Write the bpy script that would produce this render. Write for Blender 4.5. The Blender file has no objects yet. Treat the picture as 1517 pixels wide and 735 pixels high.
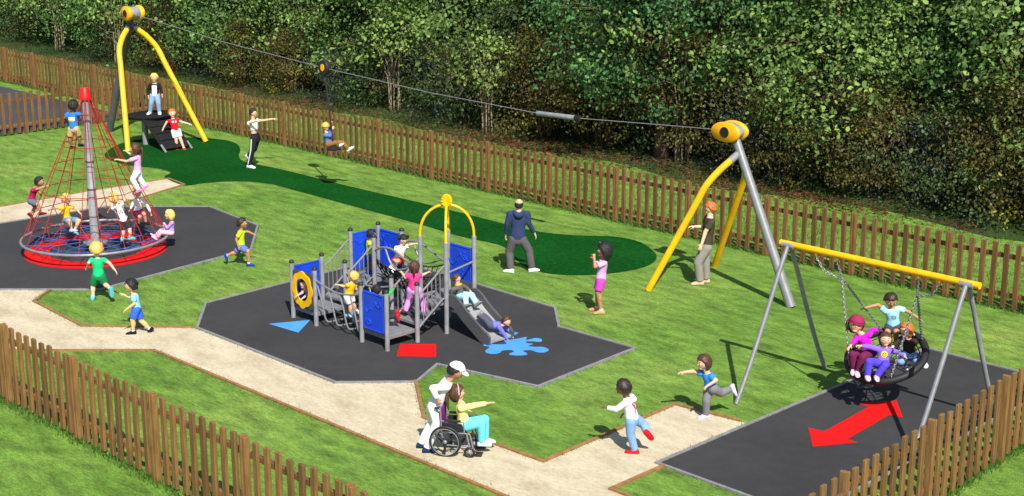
import bpy, bmesh, math, random
import numpy as np
from mathutils import Vector, Matrix, noise as mnoise
from mathutils.bvhtree import BVHTree
random.seed(7); RNG = np.random.default_rng(11)
SC = bpy.context.scene
COL = SC.collection
PI = math.pi
# ---------------------------------------------------------------- camera model (fitted to the fences): helper to read positions
FPX, TH, CH = 2257.858, 0.25889721, 8.457
AZ = math.radians(45.4896)
CR = Vector((math.cos(AZ), math.sin(AZ), 0)); CF = Vector((-math.sin(AZ), math.cos(AZ), 0)); CAM = Vector((0, 0, CH))
def ray(px, py):
    u = (px-758.5)/FPX; v = -(py-367.5)/FPX
    y = math.cos(TH)+v*math.sin(TH); z = -math.sin(TH)+v*math.cos(TH)
    return CR*u + CF*y + Vector((0, 0, z))
def G(px, py, z=0.0):
    d = ray(px, py); return CAM + d*((z-CH)/d.z)
def PD(px, py, depth):
    d = ray(px, py); return CAM + d*(depth/d.dot(CF))
def PY(px, py, Y):
    d = ray(px, py); return CAM + d*(Y/d.y)
def PX(px, py, X):
    d = ray(px, py); return CAM + d*(X/d.x)
def V(*a): return Vector(a if len(a) == 3 else (a[0][0], a[0][1], a[0][2]))
# ---------------------------------------------------------------- materials
def lin(c): return tuple((x/12.92 if x <= .04045 else ((x+.055)/1.055)**2.4) for x in c)
def hexc(h): return lin(tuple(int(h[i:i+2], 16)/255 for i in (0, 2, 4)))
MATS = {}
def mat(name, col, rough=.6, var=.15, scale=8., bump=0., bscale=40., metal=0., spec=.4, trans=0., island=False, detail=4.):
    if name in MATS: return MATS[name]
    if isinstance(col, str): col = hexc(col)
    m = bpy.data.materials.new(name); m.use_nodes = True
    n, l = m.node_tree.nodes, m.node_tree.links
    b = n['Principled BSDF']
    b.inputs['Roughness'].default_value = rough; b.inputs['Metallic'].default_value = metal
    b.inputs['Specular IOR Level'].default_value = spec
    tc = n.new('ShaderNodeTexCoord')
    if island:
        g = n.new('ShaderNodeNewGeometry'); fac = g.outputs['Random Per Island']
    else:
        nz = n.new('ShaderNodeTexNoise'); nz.inputs['Scale'].default_value = scale; nz.inputs['Detail'].default_value = detail
        l.new(tc.outputs['Object'], nz.inputs['Vector']); fac = nz.outputs['Fac']
    r = n.new('ShaderNodeValToRGB')
    if island: r.color_ramp.elements[0].position = 0; r.color_ramp.elements[1].position = 1
    else: r.color_ramp.elements[0].position = .3; r.color_ramp.elements[1].position = .7
    r.color_ramp.elements[0].color = (*[c*(1-var) for c in col], 1); r.color_ramp.elements[1].color = (*[min(1, c*(1+var)) for c in col], 1)
    l.new(fac, r.inputs['Fac']); l.new(r.outputs['Color'], b.inputs['Base Color'])
    if bump:
        n2 = n.new('ShaderNodeTexNoise'); n2.inputs['Scale'].default_value = bscale; n2.inputs['Detail'].default_value = 4
        l.new(tc.outputs['Object'], n2.inputs['Vector'])
        bp = n.new('ShaderNodeBump'); bp.inputs['Strength'].default_value = bump; bp.inputs['Distance'].default_value = .02
        l.new(n2.outputs['Fac'], bp.inputs['Height']); l.new(bp.outputs['Normal'], b.inputs['Normal'])
    if trans:
        t = n.new('ShaderNodeBsdfTranslucent'); l.new(r.outputs['Color'], t.inputs['Color'])
        mx = n.new('ShaderNodeMixShader'); mx.inputs[0].default_value = trans
        l.new(b.outputs[0], mx.inputs[1]); l.new(t.outputs[0], mx.inputs[2]); l.new(mx.outputs[0], n['Material Output'].inputs['Surface'])
    MATS[name] = m; return m
def ramp_mat(name, layers, rough=.9, bump=.3, bscale=60., spec=.2, stretch=None, bdist=.02):
    """layers: list of (noise scale, detail, [(pos, colour)...]) - the first is the base, the others multiply (grey around 0.5 -> x1)"""
    m = bpy.data.materials.new(name); m.use_nodes = True
    n, l = m.node_tree.nodes, m.node_tree.links; b = n['Principled BSDF']
    b.inputs['Roughness'].default_value = rough; b.inputs['Specular IOR Level'].default_value = spec
    tc = n.new('ShaderNodeTexCoord'); src = tc.outputs['Object']
    cur = None
    for i, (s, d, stops, st) in enumerate(layers):
        vec = src
        if st:
            mp = n.new('ShaderNodeMapping'); mp.inputs['Scale'].default_value = st[:3]
            mp.inputs['Rotation'].default_value = (0, 0, st[3]); l.new(src, mp.inputs['Vector']); vec = mp.outputs['Vector']
        nz = n.new('ShaderNodeTexNoise'); nz.inputs['Scale'].default_value = s; nz.inputs['Detail'].default_value = d; nz.inputs['Roughness'].default_value = .6
        l.new(vec, nz.inputs['Vector'])
        r = n.new('ShaderNodeValToRGB'); cr = r.color_ramp
        while len(cr.elements) < len(stops): cr.elements.new(.5)
        for e, (p, c) in zip(cr.elements, stops):
            e.position = p; c = (c, c, c) if isinstance(c, (int, float)) else c; e.color = (*c, 1)
        l.new(nz.outputs['Fac'], r.inputs['Fac'])
        if cur is None: cur = r.outputs['Color']
        else:
            mx = n.new('ShaderNodeMix'); mx.data_type = 'RGBA'; mx.blend_type = 'MULTIPLY'; mx.inputs[0].default_value = 1
            l.new(cur, mx.inputs[6]); l.new(r.outputs['Color'], mx.inputs[7])
            cur = mx.outputs[2]
    l.new(cur, b.inputs['Base Color'])
    if bump:
        n2 = n.new('ShaderNodeTexNoise'); n2.inputs['Scale'].default_value = bscale; n2.inputs['Detail'].default_value = 5
        l.new(src, n2.inputs['Vector'])
        bp = n.new('ShaderNodeBump'); bp.inputs['Strength'].default_value = bump; bp.inputs['Distance'].default_value = bdist
        l.new(n2.outputs['Fac'], bp.inputs['Height']); l.new(bp.outputs['Normal'], b.inputs['Normal'])
    MATS[name] = m; return m
# ---------------------------------------------------------------- object helpers
ORG = {}
def tag(o, label=None, cat=None, group=None, kind=None):
    if label: o['label'] = label
    if cat: o['category'] = cat
    if group: o['group'] = group
    if kind: o['kind'] = kind
    return o
def thing(name, loc, label, cat, group=None):
    o = bpy.data.objects.new(name, None); COL.objects.link(o); o.location = loc; o.empty_display_size = .1
    ORG[o.name] = Vector(loc)
    return tag(o, label, cat, group)
def link_mesh(name, me, parent=None, mats=(), org=None):
    o = bpy.data.objects.new(name, me); COL.objects.link(o)
    for m in mats: me.materials.append(m)
    if parent is not None: o.parent = parent; ORG[o.name] = ORG[parent.name]
    else:
        o.location = org if org is not None else (0, 0, 0); ORG[o.name] = Vector(o.location)
    return o
def ortho(d):
    d = d.normalized(); a = Vector((0, 0, 1)) if abs(d.z) < .9 else Vector((1, 0, 0))
    r = d.cross(a).normalized(); return r, r.cross(d).normalized()
class MB:
    """collects shapes in world coordinates; build() links them as one mesh object"""
    def __init__(s): s.v = []; s.f = []; s.mi = []
    def add(s, vs, fs, mi=0):
        k = len(s.v); s.v += [tuple(p) for p in vs]; s.f += [tuple(i+k for i in f) for f in fs]; s.mi += [mi]*len(fs); return s
    def box(s, c, size, ax=None, mi=0):
        c = Vector(c); hx, hy, hz = size[0]/2, size[1]/2, size[2]/2
        X, Y, Z = ax if ax else (Vector((1, 0, 0)), Vector((0, 1, 0)), Vector((0, 0, 1)))
        vs = [c+X*(hx*i)+Y*(hy*j)+Z*(hz*k) for i in (-1, 1) for j in (-1, 1) for k in (-1, 1)]
        return s.add(vs, [(0, 1, 3, 2), (4, 6, 7, 5), (0, 4, 5, 1), (2, 3, 7, 6), (0, 2, 6, 4), (1, 5, 7, 3)], mi)
    def tube(s, pts, r, n=10, closed=False, mi=0, caps=True, flat=None):
        pts = [Vector(p) for p in pts]; N = len(pts); rs = r if isinstance(r, (list, tuple)) else [r]*N
        if not closed and caps == 'round':
            d0 = (pts[0]-pts[1]).normalized(); d1 = (pts[-1]-pts[-2]).normalized()
            pts = [pts[0]+d0*rs[0]*.98, pts[0]+d0*rs[0]*.7] + pts + [pts[-1]+d1*rs[-1]*.7, pts[-1]+d1*rs[-1]*.98]
            rs = [rs[0]*.2, rs[0]*.71] + list(rs) + [rs[-1]*.71, rs[-1]*.2]; N = len(pts)
        tang = []
        for i in range(N):
            a = pts[(i-1) % N] if closed or i > 0 else pts[i]; b = pts[(i+1) % N] if closed or i < N-1 else pts[i]
            t = b-a; tang.append(t.normalized() if t.length > 1e-9 else Vector((0, 0, 1)))
        x, y = ortho(tang[0]); vs = []
        for i in range(N):
            t = tang[i]; x = (x-t*x.dot(t)); x = x.normalized() if x.length > 1e-6 else ortho(t)[0]; y = t.cross(x)
            for j in range(n):
                a = 2*PI*j/n; vs.append(pts[i]+(x*math.cos(a)+y*math.sin(a))*rs[i])
        fs = []
        for i in range(N if closed else N-1):
            for j in range(n):
                i2 = (i+1) % N; fs.append((i*n+j, i*n+(j+1) % n, i2*n+(j+1) % n, i2*n+j))
        if not closed and caps: fs.append(tuple(range(n-1, -1, -1))); fs.append(tuple(range((N-1)*n, N*n)))
        return s.add(vs, fs, mi)
    def ell(s, c, r, ax=None, nu=14, nv=9, mi=0, fn=None):
        c = Vector(c); X, Y, Z = ax if ax else (Vector((1, 0, 0)), Vector((0, 1, 0)), Vector((0, 0, 1)))
        vs = []; fs = []
        def pt(a, b):
            d = Vector((math.cos(a)*math.sin(b), math.sin(a)*math.sin(b), math.cos(b))); q = (d.x*r[0], d.y*r[1], d.z*r[2])
            if fn: q = fn(d, q)
            return c+X*q[0]+Y*q[1]+Z*q[2]
        vs.append(pt(0, 0.0001))
        for i in range(1, nv):
            for j in range(nu): vs.append(pt(2*PI*j/nu, PI*i/nv))
        vs.append(pt(0, PI-.0001)); L = len(vs)-1
        for j in range(nu): fs.append((0, 1+j, 1+(j+1) % nu)); fs.append((L, L-nu+(j+1) % nu, L-nu+j))
        for i in range(nv-2):
            for j in range(nu): a = 1+i*nu+j; b = 1+i*nu+(j+1) % nu; fs.append((a, a+nu, b+nu, b))
        return s.add(vs, fs, mi)
    def lathe(s, c, prof, ax=None, n=24, mi=0):
        c = Vector(c); X, Y, Z = ax if ax else (Vector((1, 0, 0)), Vector((0, 1, 0)), Vector((0, 0, 1)))
        vs = [c+X*(r*math.cos(2*PI*j/n))+Y*(r*math.sin(2*PI*j/n))+Z*z for r, z in prof for j in range(n)]
        fs = [(i*n+j, i*n+(j+1) % n, (i+1)*n+(j+1) % n, (i+1)*n+j) for i in range(len(prof)-1) for j in range(n)]
        fs += [tuple(range(n-1, -1, -1)), tuple(range((len(prof)-1)*n, len(prof)*n))]
        return s.add(vs, fs, mi)
    def loft(s, secs, mi=0, n=16):
        """secs: (centre, right*rx, fwd*ry)"""
        vs = [Vector(c)+R*math.cos(2*PI*j/n)+F*math.sin(2*PI*j/n) for c, R, F in secs for j in range(n)]
        N = len(secs)
        fs = [(i*n+j, i*n+(j+1) % n, (i+1)*n+(j+1) % n, (i+1)*n+j) for i in range(N-1) for j in range(n)]
        fs += [tuple(range(n-1, -1, -1)), tuple(range((N-1)*n, N*n))]
        return s.add(vs, fs, mi)
    def prism(s, poly, z0, z1, ax=None, o=(0, 0, 0), mi=0):
        o = Vector(o); X, Y, Z = ax if ax else (Vector((1, 0, 0)), Vector((0, 1, 0)), Vector((0, 0, 1)))
        n = len(poly)
        vs = [o+X*p[0]+Y*p[1]+Z*z for z in (z0, z1) for p in poly]
        fs = [tuple(range(n-1, -1, -1)), tuple(range(n, 2*n))] + [(i, (i+1) % n, n+(i+1) % n, n+i) for i in range(n)]
        return s.add(vs, fs, mi)
    def build(s, name, mats, parent=None, smooth=True, bevel=0, org=None, angle=40, recalc=True):
        o3 = ORG[parent.name] if parent is not None else Vector(org if org is not None else (0, 0, 0))
        me = bpy.data.meshes.new(name); me.from_pydata([(p[0]-o3.x, p[1]-o3.y, p[2]-o3.z) for p in s.v], [], s.f)
        bm = bmesh.new(); bm.from_mesh(me)
        for i, f in enumerate(bm.faces): f.material_index = s.mi[i]; f.smooth = smooth
        if recalc: bmesh.ops.recalc_face_normals(bm, faces=bm.faces)
        if smooth:
            bm.normal_update()
            for e in bm.edges:
                if len(e.link_faces) == 2 and e.calc_face_angle(0) > math.radians(angle): e.smooth = False
        bm.to_mesh(me); bm.free()
        mats = mats if isinstance(mats, (list, tuple)) else [mats]
        o = link_mesh(name, me, parent, mats, o3 if parent is None else None)
        if bevel:
            bv = o.modifiers.new('Bevel', 'BEVEL'); bv.width = bevel; bv.segments = 2; bv.limit_method = 'ANGLE'
        return o
def bez(pts, k=8):
    """Catmull-Rom through points"""
    pts = [Vector(p) for p in pts]; P = [pts[0]*2-pts[1]]+pts+[pts[-1]*2-pts[-2]]; out = []
    for i in range(1, len(P)-2):
        for j in range(k):
            t = j/k; a, b, c, d = P[i-1], P[i], P[i+1], P[i+2]
            out.append(.5*((2*b)+(c-a)*t+(2*a-5*b+4*c-d)*t*t+(3*b-a-3*c+d)*t**3))
    out.append(pts[-1]); return out
def closed_curve(pts, k=6):
    n = len(pts); out = []
    for i in range(n):
        a, b, c, d = [Vector((*pts[(i+q) % n][:2], 0)) for q in (-1, 0, 1, 2)]
        for j in range(k):
            t = j/k; out.append(.5*((2*b)+(c-a)*t+(2*a-5*b+4*c-d)*t*t+(3*b-a-3*c+d)*t**3))
    return out
def sheet(name, poly, z, m, parent=None, kind='structure'):
    """flat ground sheet from a 2D polygon, triangulated"""
    bm = bmesh.new(); vs = [bm.verts.new((p[0], p[1], z)) for p in poly]
    f = bm.faces.new(vs); f.normal_update(); bmesh.ops.triangulate(bm, faces=[f]); bmesh.ops.recalc_face_normals(bm, faces=bm.faces)
    if sum(f.normal.z for f in bm.faces) < 0: bmesh.ops.reverse_faces(bm, faces=bm.faces)
    me = bpy.data.meshes.new(name); bm.to_mesh(me); bm.free()
    o = link_mesh(name, me, None, [m])
    o['kind'] = kind; return o
def strip(mb, pts, w, h, closed=False):
    """edging board along a ground polyline"""
    pts = [Vector((p[0], p[1], 0)) for p in pts]; n = len(pts)
    for i in range(n if closed else n-1):
        a, b = pts[i], pts[(i+1) % n]; d = (b-a); L = d.length
        if L < 1e-4: continue
        d.normalize(); y = Vector((-d.y, d.x, 0)); mb.box((a+b)/2+Vector((0, 0, h/2-.02)), (L+w*.98, w, h+.04+.0004*i), (d, y, Vector((0, 0, 1))))
    return mb
def chain(mb, a, b, link=.06, r=.007, mi=0):
    a, b = Vector(a), Vector(b); d = b-a; L = d.length; n = max(1, int(L/(link*.72))); d.normalize(); x, y = ortho(d)
    for i in range(n):
        c = a+d*(L*(i+.5)/n); s = x if i % 2 else y
        pts = [c+d*(math.sin(t)*link*.5)+s*(math.cos(t)*link*.3) for t in [2*PI*k/8 for k in range(8)]]
        mb.tube(pts, r, n=5, closed=True, mi=mi)
def npmesh(name, verts, quads, mats, smooth=False, parent=None, link=True):
    me = bpy.data.meshes.new(name); nv, nf = len(verts), len(quads); k = quads.shape[1]
    me.vertices.add(nv); me.vertices.foreach_set('co', np.asarray(verts, np.float32).ravel())
    me.loops.add(nf*k); me.loops.foreach_set('vertex_index', np.asarray(quads, np.int32).ravel())
    me.polygons.add(nf); me.polygons.foreach_set('loop_start', np.arange(0, nf*k, k, dtype=np.int32)); me.polygons.foreach_set('loop_total', np.full(nf, k, np.int32))
    me.update(calc_edges=True); me.validate()
    for m in mats: me.materials.append(m)
    return me

# ---------------------------------------------------------------- camera, light, sky
cam = bpy.data.cameras.new('camera'); co = bpy.data.objects.new('camera', cam); COL.objects.link(co)
cam.sensor_width = 36; cam.lens = 36*FPX/1517; cam.clip_start = .1; cam.clip_end = 2000
co.location = CAM; co.rotation_euler = (PI/2-TH, 0, AZ); SC.camera = co
SUN_EL, SUN_AZ = math.radians(46), math.radians(-30)      # direction towards the sun in the ground plane, world angle
w = bpy.data.worlds.new('World'); SC.world = w; w.use_nodes = True
nt = w.node_tree; sky = nt.nodes.new('ShaderNodeTexSky'); sky.sky_type = 'NISHITA'; sky.sun_disc = False
sky.sun_elevation = SUN_EL; sky.sun_rotation = PI/2-SUN_AZ
nt.links.new(sky.outputs[0], nt.nodes['Background'].inputs['Color']); nt.nodes['Background'].inputs['Strength'].default_value = .085
sd = bpy.data.lights.new('sun', 'SUN'); sd.energy = 4.6; sd.angle = math.radians(.5); sd.color = (1, .95, .87)
so = bpy.data.objects.new('sun', sd); COL.objects.link(so)
tosun = Vector((math.cos(SUN_AZ)*math.cos(SUN_EL), math.sin(SUN_AZ)*math.cos(SUN_EL), math.sin(SUN_EL)))
so.rotation_euler = tosun.to_track_quat('Z', 'Y').to_euler()
SC.view_settings.view_transform = 'Standard'; SC.view_settings.look = 'None'; SC.view_settings.gamma = 1
SC.view_settings.exposure = .62; SC.view_settings.use_curve_mapping = False
try:
    SC.cycles.max_bounces = 6; SC.cycles.diffuse_bounces = 3; SC.cycles.transparent_max_bounces = 4; SC.cycles.use_denoising = True
except Exception: pass

# ---------------------------------------------------------------- ground
m_grass = ramp_mat('grass_lawn', [
    (.35, 3, [(.3, (.098, .198, .024)), (.55, (.142, .255, .038)), (.75, (.200, .290, .056))], None),
    (1.6, 7, [(.28, .50), (.5, .95), (.74, 1.42)], (1, 2.6, 1, .5)),
    (9, 6, [(.3, .66), (.5, 1.0), (.72, 1.36)], (1, 2.8, 1, .6)), (45, 3, [(.3, .75), (.7, 1.25)], None)], bump=.7, bscale=45, bdist=.05)
m_turf = ramp_mat('turf_dark', [
    (.6, 4, [(.3, (.0035, .050, .006)), (.7, (.006, .072, .010))], None),
    (11, 4, [(.3, .66), (.58, 1.0), (.66, 1.25), (.74, 2.0)], None), (40, 3, [(.3, .7), (.68, 1.35)], None)], bump=.5, bscale=60, bdist=.03, spec=.03)
m_rubber = ramp_mat('rubber_surface', [
    (.5, 3, [(.3, (.034, .034, .036)), (.7, (.044, .044, .045))], None),
    (90, 3, [(.3, .75), (.7, 1.28)], (1, 1, 1, 0)), (5, 5, [(.3, .9), (.7, 1.08)], None)], bump=.4, bscale=160, rough=.85, bdist=.008)
m_path = ramp_mat('path_gravel', [
    (1.1, 5, [(.28, (.40, .335, .225)), (.5, (.51, .445, .305)), (.72, (.60, .53, .38))], (1, 2.4, 1, .9)),
    (9, 5, [(.3, .84), (.7, 1.10)], (1, 2, 1, .9)), (70, 3, [(.3, .84), (.7, 1.12)], None)], bump=.35, bscale=110, bdist=.012)
m_tarmac = ramp_mat('tarmac', [(.5, 3, [(.3, (.040, .045, .058)), (.7, (.055, .060, .072))], None), (60, 3, [(.3, .8), (.7, 1.2)], None)], bump=.2)
m_forest = ramp_mat('forest_floor', [
    (.4, 4, [(.35, (.026, .056, .012)), (.56, (.036, .070, .014)), (.63, (.050, .044, .018)), (.74, (.075, .036, .016))], None),  # dark greens are tree shade coloured into the grass; browns are leaf litter
    (14, 5, [(.25, .5), (.5, .9), (.75, 1.5)], None)], bump=.8, bscale=20, bdist=.05)
m_redp = ramp_mat('red_paint', [(3, 4, [(.3, (.56, .004, .004)), (.7, (.70, .006, .006))], None), (90, 3, [(.3, .78), (.7, 1.05)], None)], bump=.3, bscale=160, rough=.8, bdist=.006)
m_bluep = ramp_mat('blue_paint', [(3, 4, [(.3, (.060, .26, .66)), (.7, (.080, .31, .76))], None), (90, 3, [(.3, .8), (.7, 1.05)], None)], bump=.3, bscale=160, rough=.8, bdist=.006)
m_kerb = mat('grey_edging', (.20, .20, .205), .8, .15, 6, bump=.2)
m_timber = mat('brown_edging', (.26, .135, .05), .8, .25, 10, bump=.2)

gm = bpy.data.meshes.new('grass'); S = 500
gm.from_pydata([(-S, -S, 0), (S, -S, 0), (S, S, 0), (-S, S, 0)], [], [(0, 1, 2, 3)])
grass = link_mesh('grass', gm, None, [m_grass]); grass['kind'] = 'structure'
sheet('forest_floor', [(-95, 30.3), (-60, 30.1), (-46, 30.6), (-41, 30.0), (-37, 30.8), (-33, 29.9), (-30, 30.5), (-27, 30.9), (-24, 30.0), (-21, 30.9), (-19, 31.2), (-16, 30.6), (-13, 31.4), (-8, 30.8), (30, 31), (30, 140), (-95, 140)], .004, m_forest)
sheet('tarmac', [(-80, 8), (-43.0, 8), (-43.0, 25.2), (-80, 25.2)], .004, m_tarmac)
def gp(pts): return [tuple(G(*p)[:2]) for p in pts]
# paths
path_a = gp([(-60, 428), (78, 429), (50, 447), (122, 484), (292, 486)]) + gp([(400, 527), (495, 566), (600, 560), (617, 567), (628, 620), (805, 685), (1000, 600), (1097, 625)]) + [(-12.6, 17.64), (-12.6, 15.46)] + gp([(985, 691), (905, 726)])
path_a += [(-10.2, 14.40), (-10.2, 13.28), tuple(G(745, 735)[:2]), tuple(G(228, 520)[:2]), tuple(G(-90, 520)[:2])]
sheet('path', path_a, .006, m_path)
tb = MB()
strip(tb, gp([(75, 430), (50, 447), (122, 484), (292, 486)]), .055, .03)
strip(tb, gp([(616, 566), (628, 620), (805, 685), (1000, 600), (1095, 624.4)]), .055, .034)
strip(tb, gp([(982, 692), (905, 726)])+[(-10.2, 14.40)], .055, .034)
strip(tb, [(-10.2, 13.28), G(745, 735), G(228, 520), G(-90, 520)], .055, .03)
o = tb.build('path_edging', m_timber, smooth=False); o['kind'] = 'structure'
path_b = gp([(-90, 324), (0, 307), (130, 284), (250, 265), (273, 274), (157, 309), (100, 322), (-60, 345)])
sheet('path', path_b, .006, m_path)
tb = MB(); strip(tb, path_b[:6], .05, .025); o = tb.build('path_edging', m_timber, smooth=False); o['kind'] = 'structure'
# rubber pads
pad1 = gp([(310, 307), (382, 335), (372, 370), (148, 430), (0, 430), (-130, 415), (-140, 370), (0, 332), (157, 307)])
pad2 = gp([(292, 487), (305, 450), (430, 418), (560, 385), (640, 402), (700, 420), (822, 457), (828, 485), (941, 517), (797, 574), (648, 541), (617, 567), (497, 568)])
pad3 = [(-12.85, 15.50), (-10.35, 15.50), (-10.35, 22.72), (-12.85, 22.72)]
for p in (pad1, pad2, pad3):
    sheet('rubber_pad', p, .011, m_rubber)
    kb = MB(); strip(kb, p, .05, .03, True); o = kb.build('pad_edging', m_kerb, smooth=False); o['kind'] = 'structure'
# green turf runway
zpts = [(155, 232), (168, 218), (200, 208), (262, 204), (320, 206), (348, 212), (356, 222), (354, 232), (364, 240), (420, 252), (520, 277), (620, 300), (700, 320), (790, 342), (850, 349), (910, 351), (950, 360), (973, 380), (955, 396), (900, 406), (840, 408), (795, 402), (770, 390), (755, 372), (735, 362), (680, 350), (620, 332), (520, 305), (440, 283), (395, 272), (345, 269), (300, 272), (272, 275), (244, 263), (253, 256), (235, 250), (205, 247), (180, 243)]
zw = closed_curve([G(*p) for p in zpts], 4)
sheet('turf_runway', zw, .009, m_turf)
# painted marks
def mark(name, px, m, z=.016, curve=0):
    pts = [G(*p) for p in px]
    return sheet(name, closed_curve(pts, curve) if curve else pts, z, m)
mark('painted_rectangle', [(593, 511), (646, 511), (646, 530), (588, 529)], m_redp)
mark('painted_triangle', [(398, 481), (460, 475), (442, 494)], m_bluep)
mark('painted_arrow', [(1197.4, 635), (1204.4, 663.3), (1271, 656.8), (1255, 652.2), (1316.5, 616.5), (1337.4, 620), (1328, 594.6), (1271, 599.5), (1287, 604), (1221, 640.5)], m_redp)
sx = 130/1517.
mark('painted_splash', [(700+x*sx, 480+y*sx) for x, y in [(190, 380), (240, 350), (380, 365), (520, 365), (590, 350), (540, 300), (620, 290), (740, 275), (840, 255), (935, 240), (925, 290), (1010, 275), (1090, 258), (1190, 275), (1185, 322), (1060, 318), (930, 318), (940, 345), (1050, 360), (960, 392), (1080, 410), (1220, 412), (1320, 460), (1250, 505), (1120, 505), (1010, 470), (870, 480), (940, 520), (930, 550), (790, 562), (650, 550), (640, 525), (720, 490), (650, 465), (520, 475), (470, 515), (380, 535), (260, 520), (220, 480), (290, 425), (270, 405), (200, 395)]], m_bluep, curve=4)
mark('painted_drop', [(700+x*sx, 480+y*sx) for x, y in [(722, 150), (795, 168), (725, 215)]], m_bluep)
RC = Vector((-28.9, 15.85, 0))                           # centre of the rope spinner
ring = MB(); N = 48
vs = [RC+Vector((math.cos(2*PI*i/N)*r, math.sin(2*PI*i/N)*r, .016)) for i in range(N) for r in (.98, 1.50)]
ring.add(vs, [(2*i, 2*i+1, (2*i+3) % (2*N), (2*i+2) % (2*N)) for i in range(N)])
o = ring.build('painted_ring', m_redp); o['kind'] = 'structure'

# ---------------------------------------------------------------- fences
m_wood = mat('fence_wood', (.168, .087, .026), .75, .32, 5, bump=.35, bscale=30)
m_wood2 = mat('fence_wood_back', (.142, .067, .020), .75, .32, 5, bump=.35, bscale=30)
def prep_wood(m):
    n, l = m.node_tree.nodes, m.node_tree.links
    tc = [x for x in n if x.type == 'TEX_COORD'][0]; nz = [x for x in n if x.type == 'TEX_NOISE']
    mp = n.new('ShaderNodeMapping'); mp.inputs['Scale'].default_value = (4, 4, .5)
    l.new(tc.outputs['Object'], mp.inputs['Vector'])
    for q in nz: l.new(mp.outputs['Vector'], q.inputs['Vector'])
    g = n.new('ShaderNodeNewGeometry'); mr = n.new('ShaderNodeMapRange'); mr.inputs['To Min'].default_value = .74; mr.inputs['To Max'].default_value = 1.22
    l.new(g.outputs['Random Per Island'], mr.inputs['Value']); b = n['Principled BSDF']; old = b.inputs['Base Color'].links[0].from_socket
    mx = n.new('ShaderNodeMix'); mx.data_type = 'RGBA'; mx.blend_type = 'MULTIPLY'; mx.inputs[0].default_value = 1
    l.new(old, mx.inputs[6]); l.new(mr.outputs['Result'], mx.inputs[7]); l.new(mx.outputs[2], b.inputs['Base Color'])
prep_wood(m_wood); prep_wood(m_wood2)
def picket_panel(L, seed, h=1.26, rail_front=False):
    rr = random.Random(seed); mb = MB(); n = 8; pitch = L/9
    for k in range(n):
        hh = h-.03+rr.uniform(-.02, .02); lean = rr.uniform(-.008, .008)
        mb.box((pitch*(k+1)+lean, 0, .04+hh/2), (.098, .048, hh), (Vector((1, 0, lean*2)).normalized(), Vector((0, 1, 0)), Vector((-lean*2, 0, 1)).normalized()))
    for z in (.28, 1.03): mb.box((L/2, -.055 if rail_front else .055, z), (L-.1, .055, .085))
    return mb
def post_mb(h=1.3):
    mb = MB(); mb.box((-.028, -.005, h/2), (.052, .10, h)); mb.box((.028, .0, h/2-.01), (.052, .085, h-.02)); return mb
def mesh_of(mb, name, m, bevel=.006):
    me = bpy.data.meshes.new(name); me.from_pydata(mb.v, [], mb.f)
    bm = bmesh.new(); bm.from_mesh(me); bmesh.ops.recalc_face_normals(bm, faces=bm.faces)
    if bevel: bmesh.ops.bevel(bm, geom=list(bm.edges), offset=bevel, segments=1, affect='EDGES')
    bm.to_mesh(me); bm.free(); me.materials.append(m); return me
def fence(a, d, n, label, m, S=2.136, i0=0, mirror=()):
    a = Vector((a[0], a[1], 0)); d = Vector((d[0], d[1], 0)).normalized()
    root = thing('picket_fence', a, label, 'fence', 'timber picket fences round the playground'); root.rotation_euler.z = math.atan2(d.y, d.x)
    pans = [mesh_of(picket_panel(S, s), 'picket_panel', m) for s in range(4)]
    pm = mesh_of(post_mb(), 'fence_post', m); mir = mesh_of(picket_panel(S, 9, rail_front=True), 'picket_panel', m) if mirror else None
    for i in range(n+1):
        p = bpy.data.objects.new('fence_post', pm); COL.objects.link(p); p.parent = root; p.location = (i*S, 0, 0)
        if i < n:
            q = bpy.data.objects.new('picket_panel', mir if i in mirror else pans[i % 4]); COL.objects.link(q); q.parent = root; q.location = (i*S, 0, 0)
    return root
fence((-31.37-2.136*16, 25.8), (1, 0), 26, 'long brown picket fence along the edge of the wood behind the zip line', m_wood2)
fence((-19.38-2.136*5, 10.14), (1, 0), 10, 'brown picket fence across the near left corner beside the sandy path', m_wood)
fence((-9.18+.07*2.25, 14.56-2.25), (-.0715, 1), 6, 'brown picket fence in the near right corner beside the basket swing', m_wood, S=2.25, mirror=(0,))
fence((-42.75, 25.7-2.136*4), (0, 1), 4, 'short brown picket fence between the lawn and the dark tarmac at far left', m_wood2)
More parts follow.
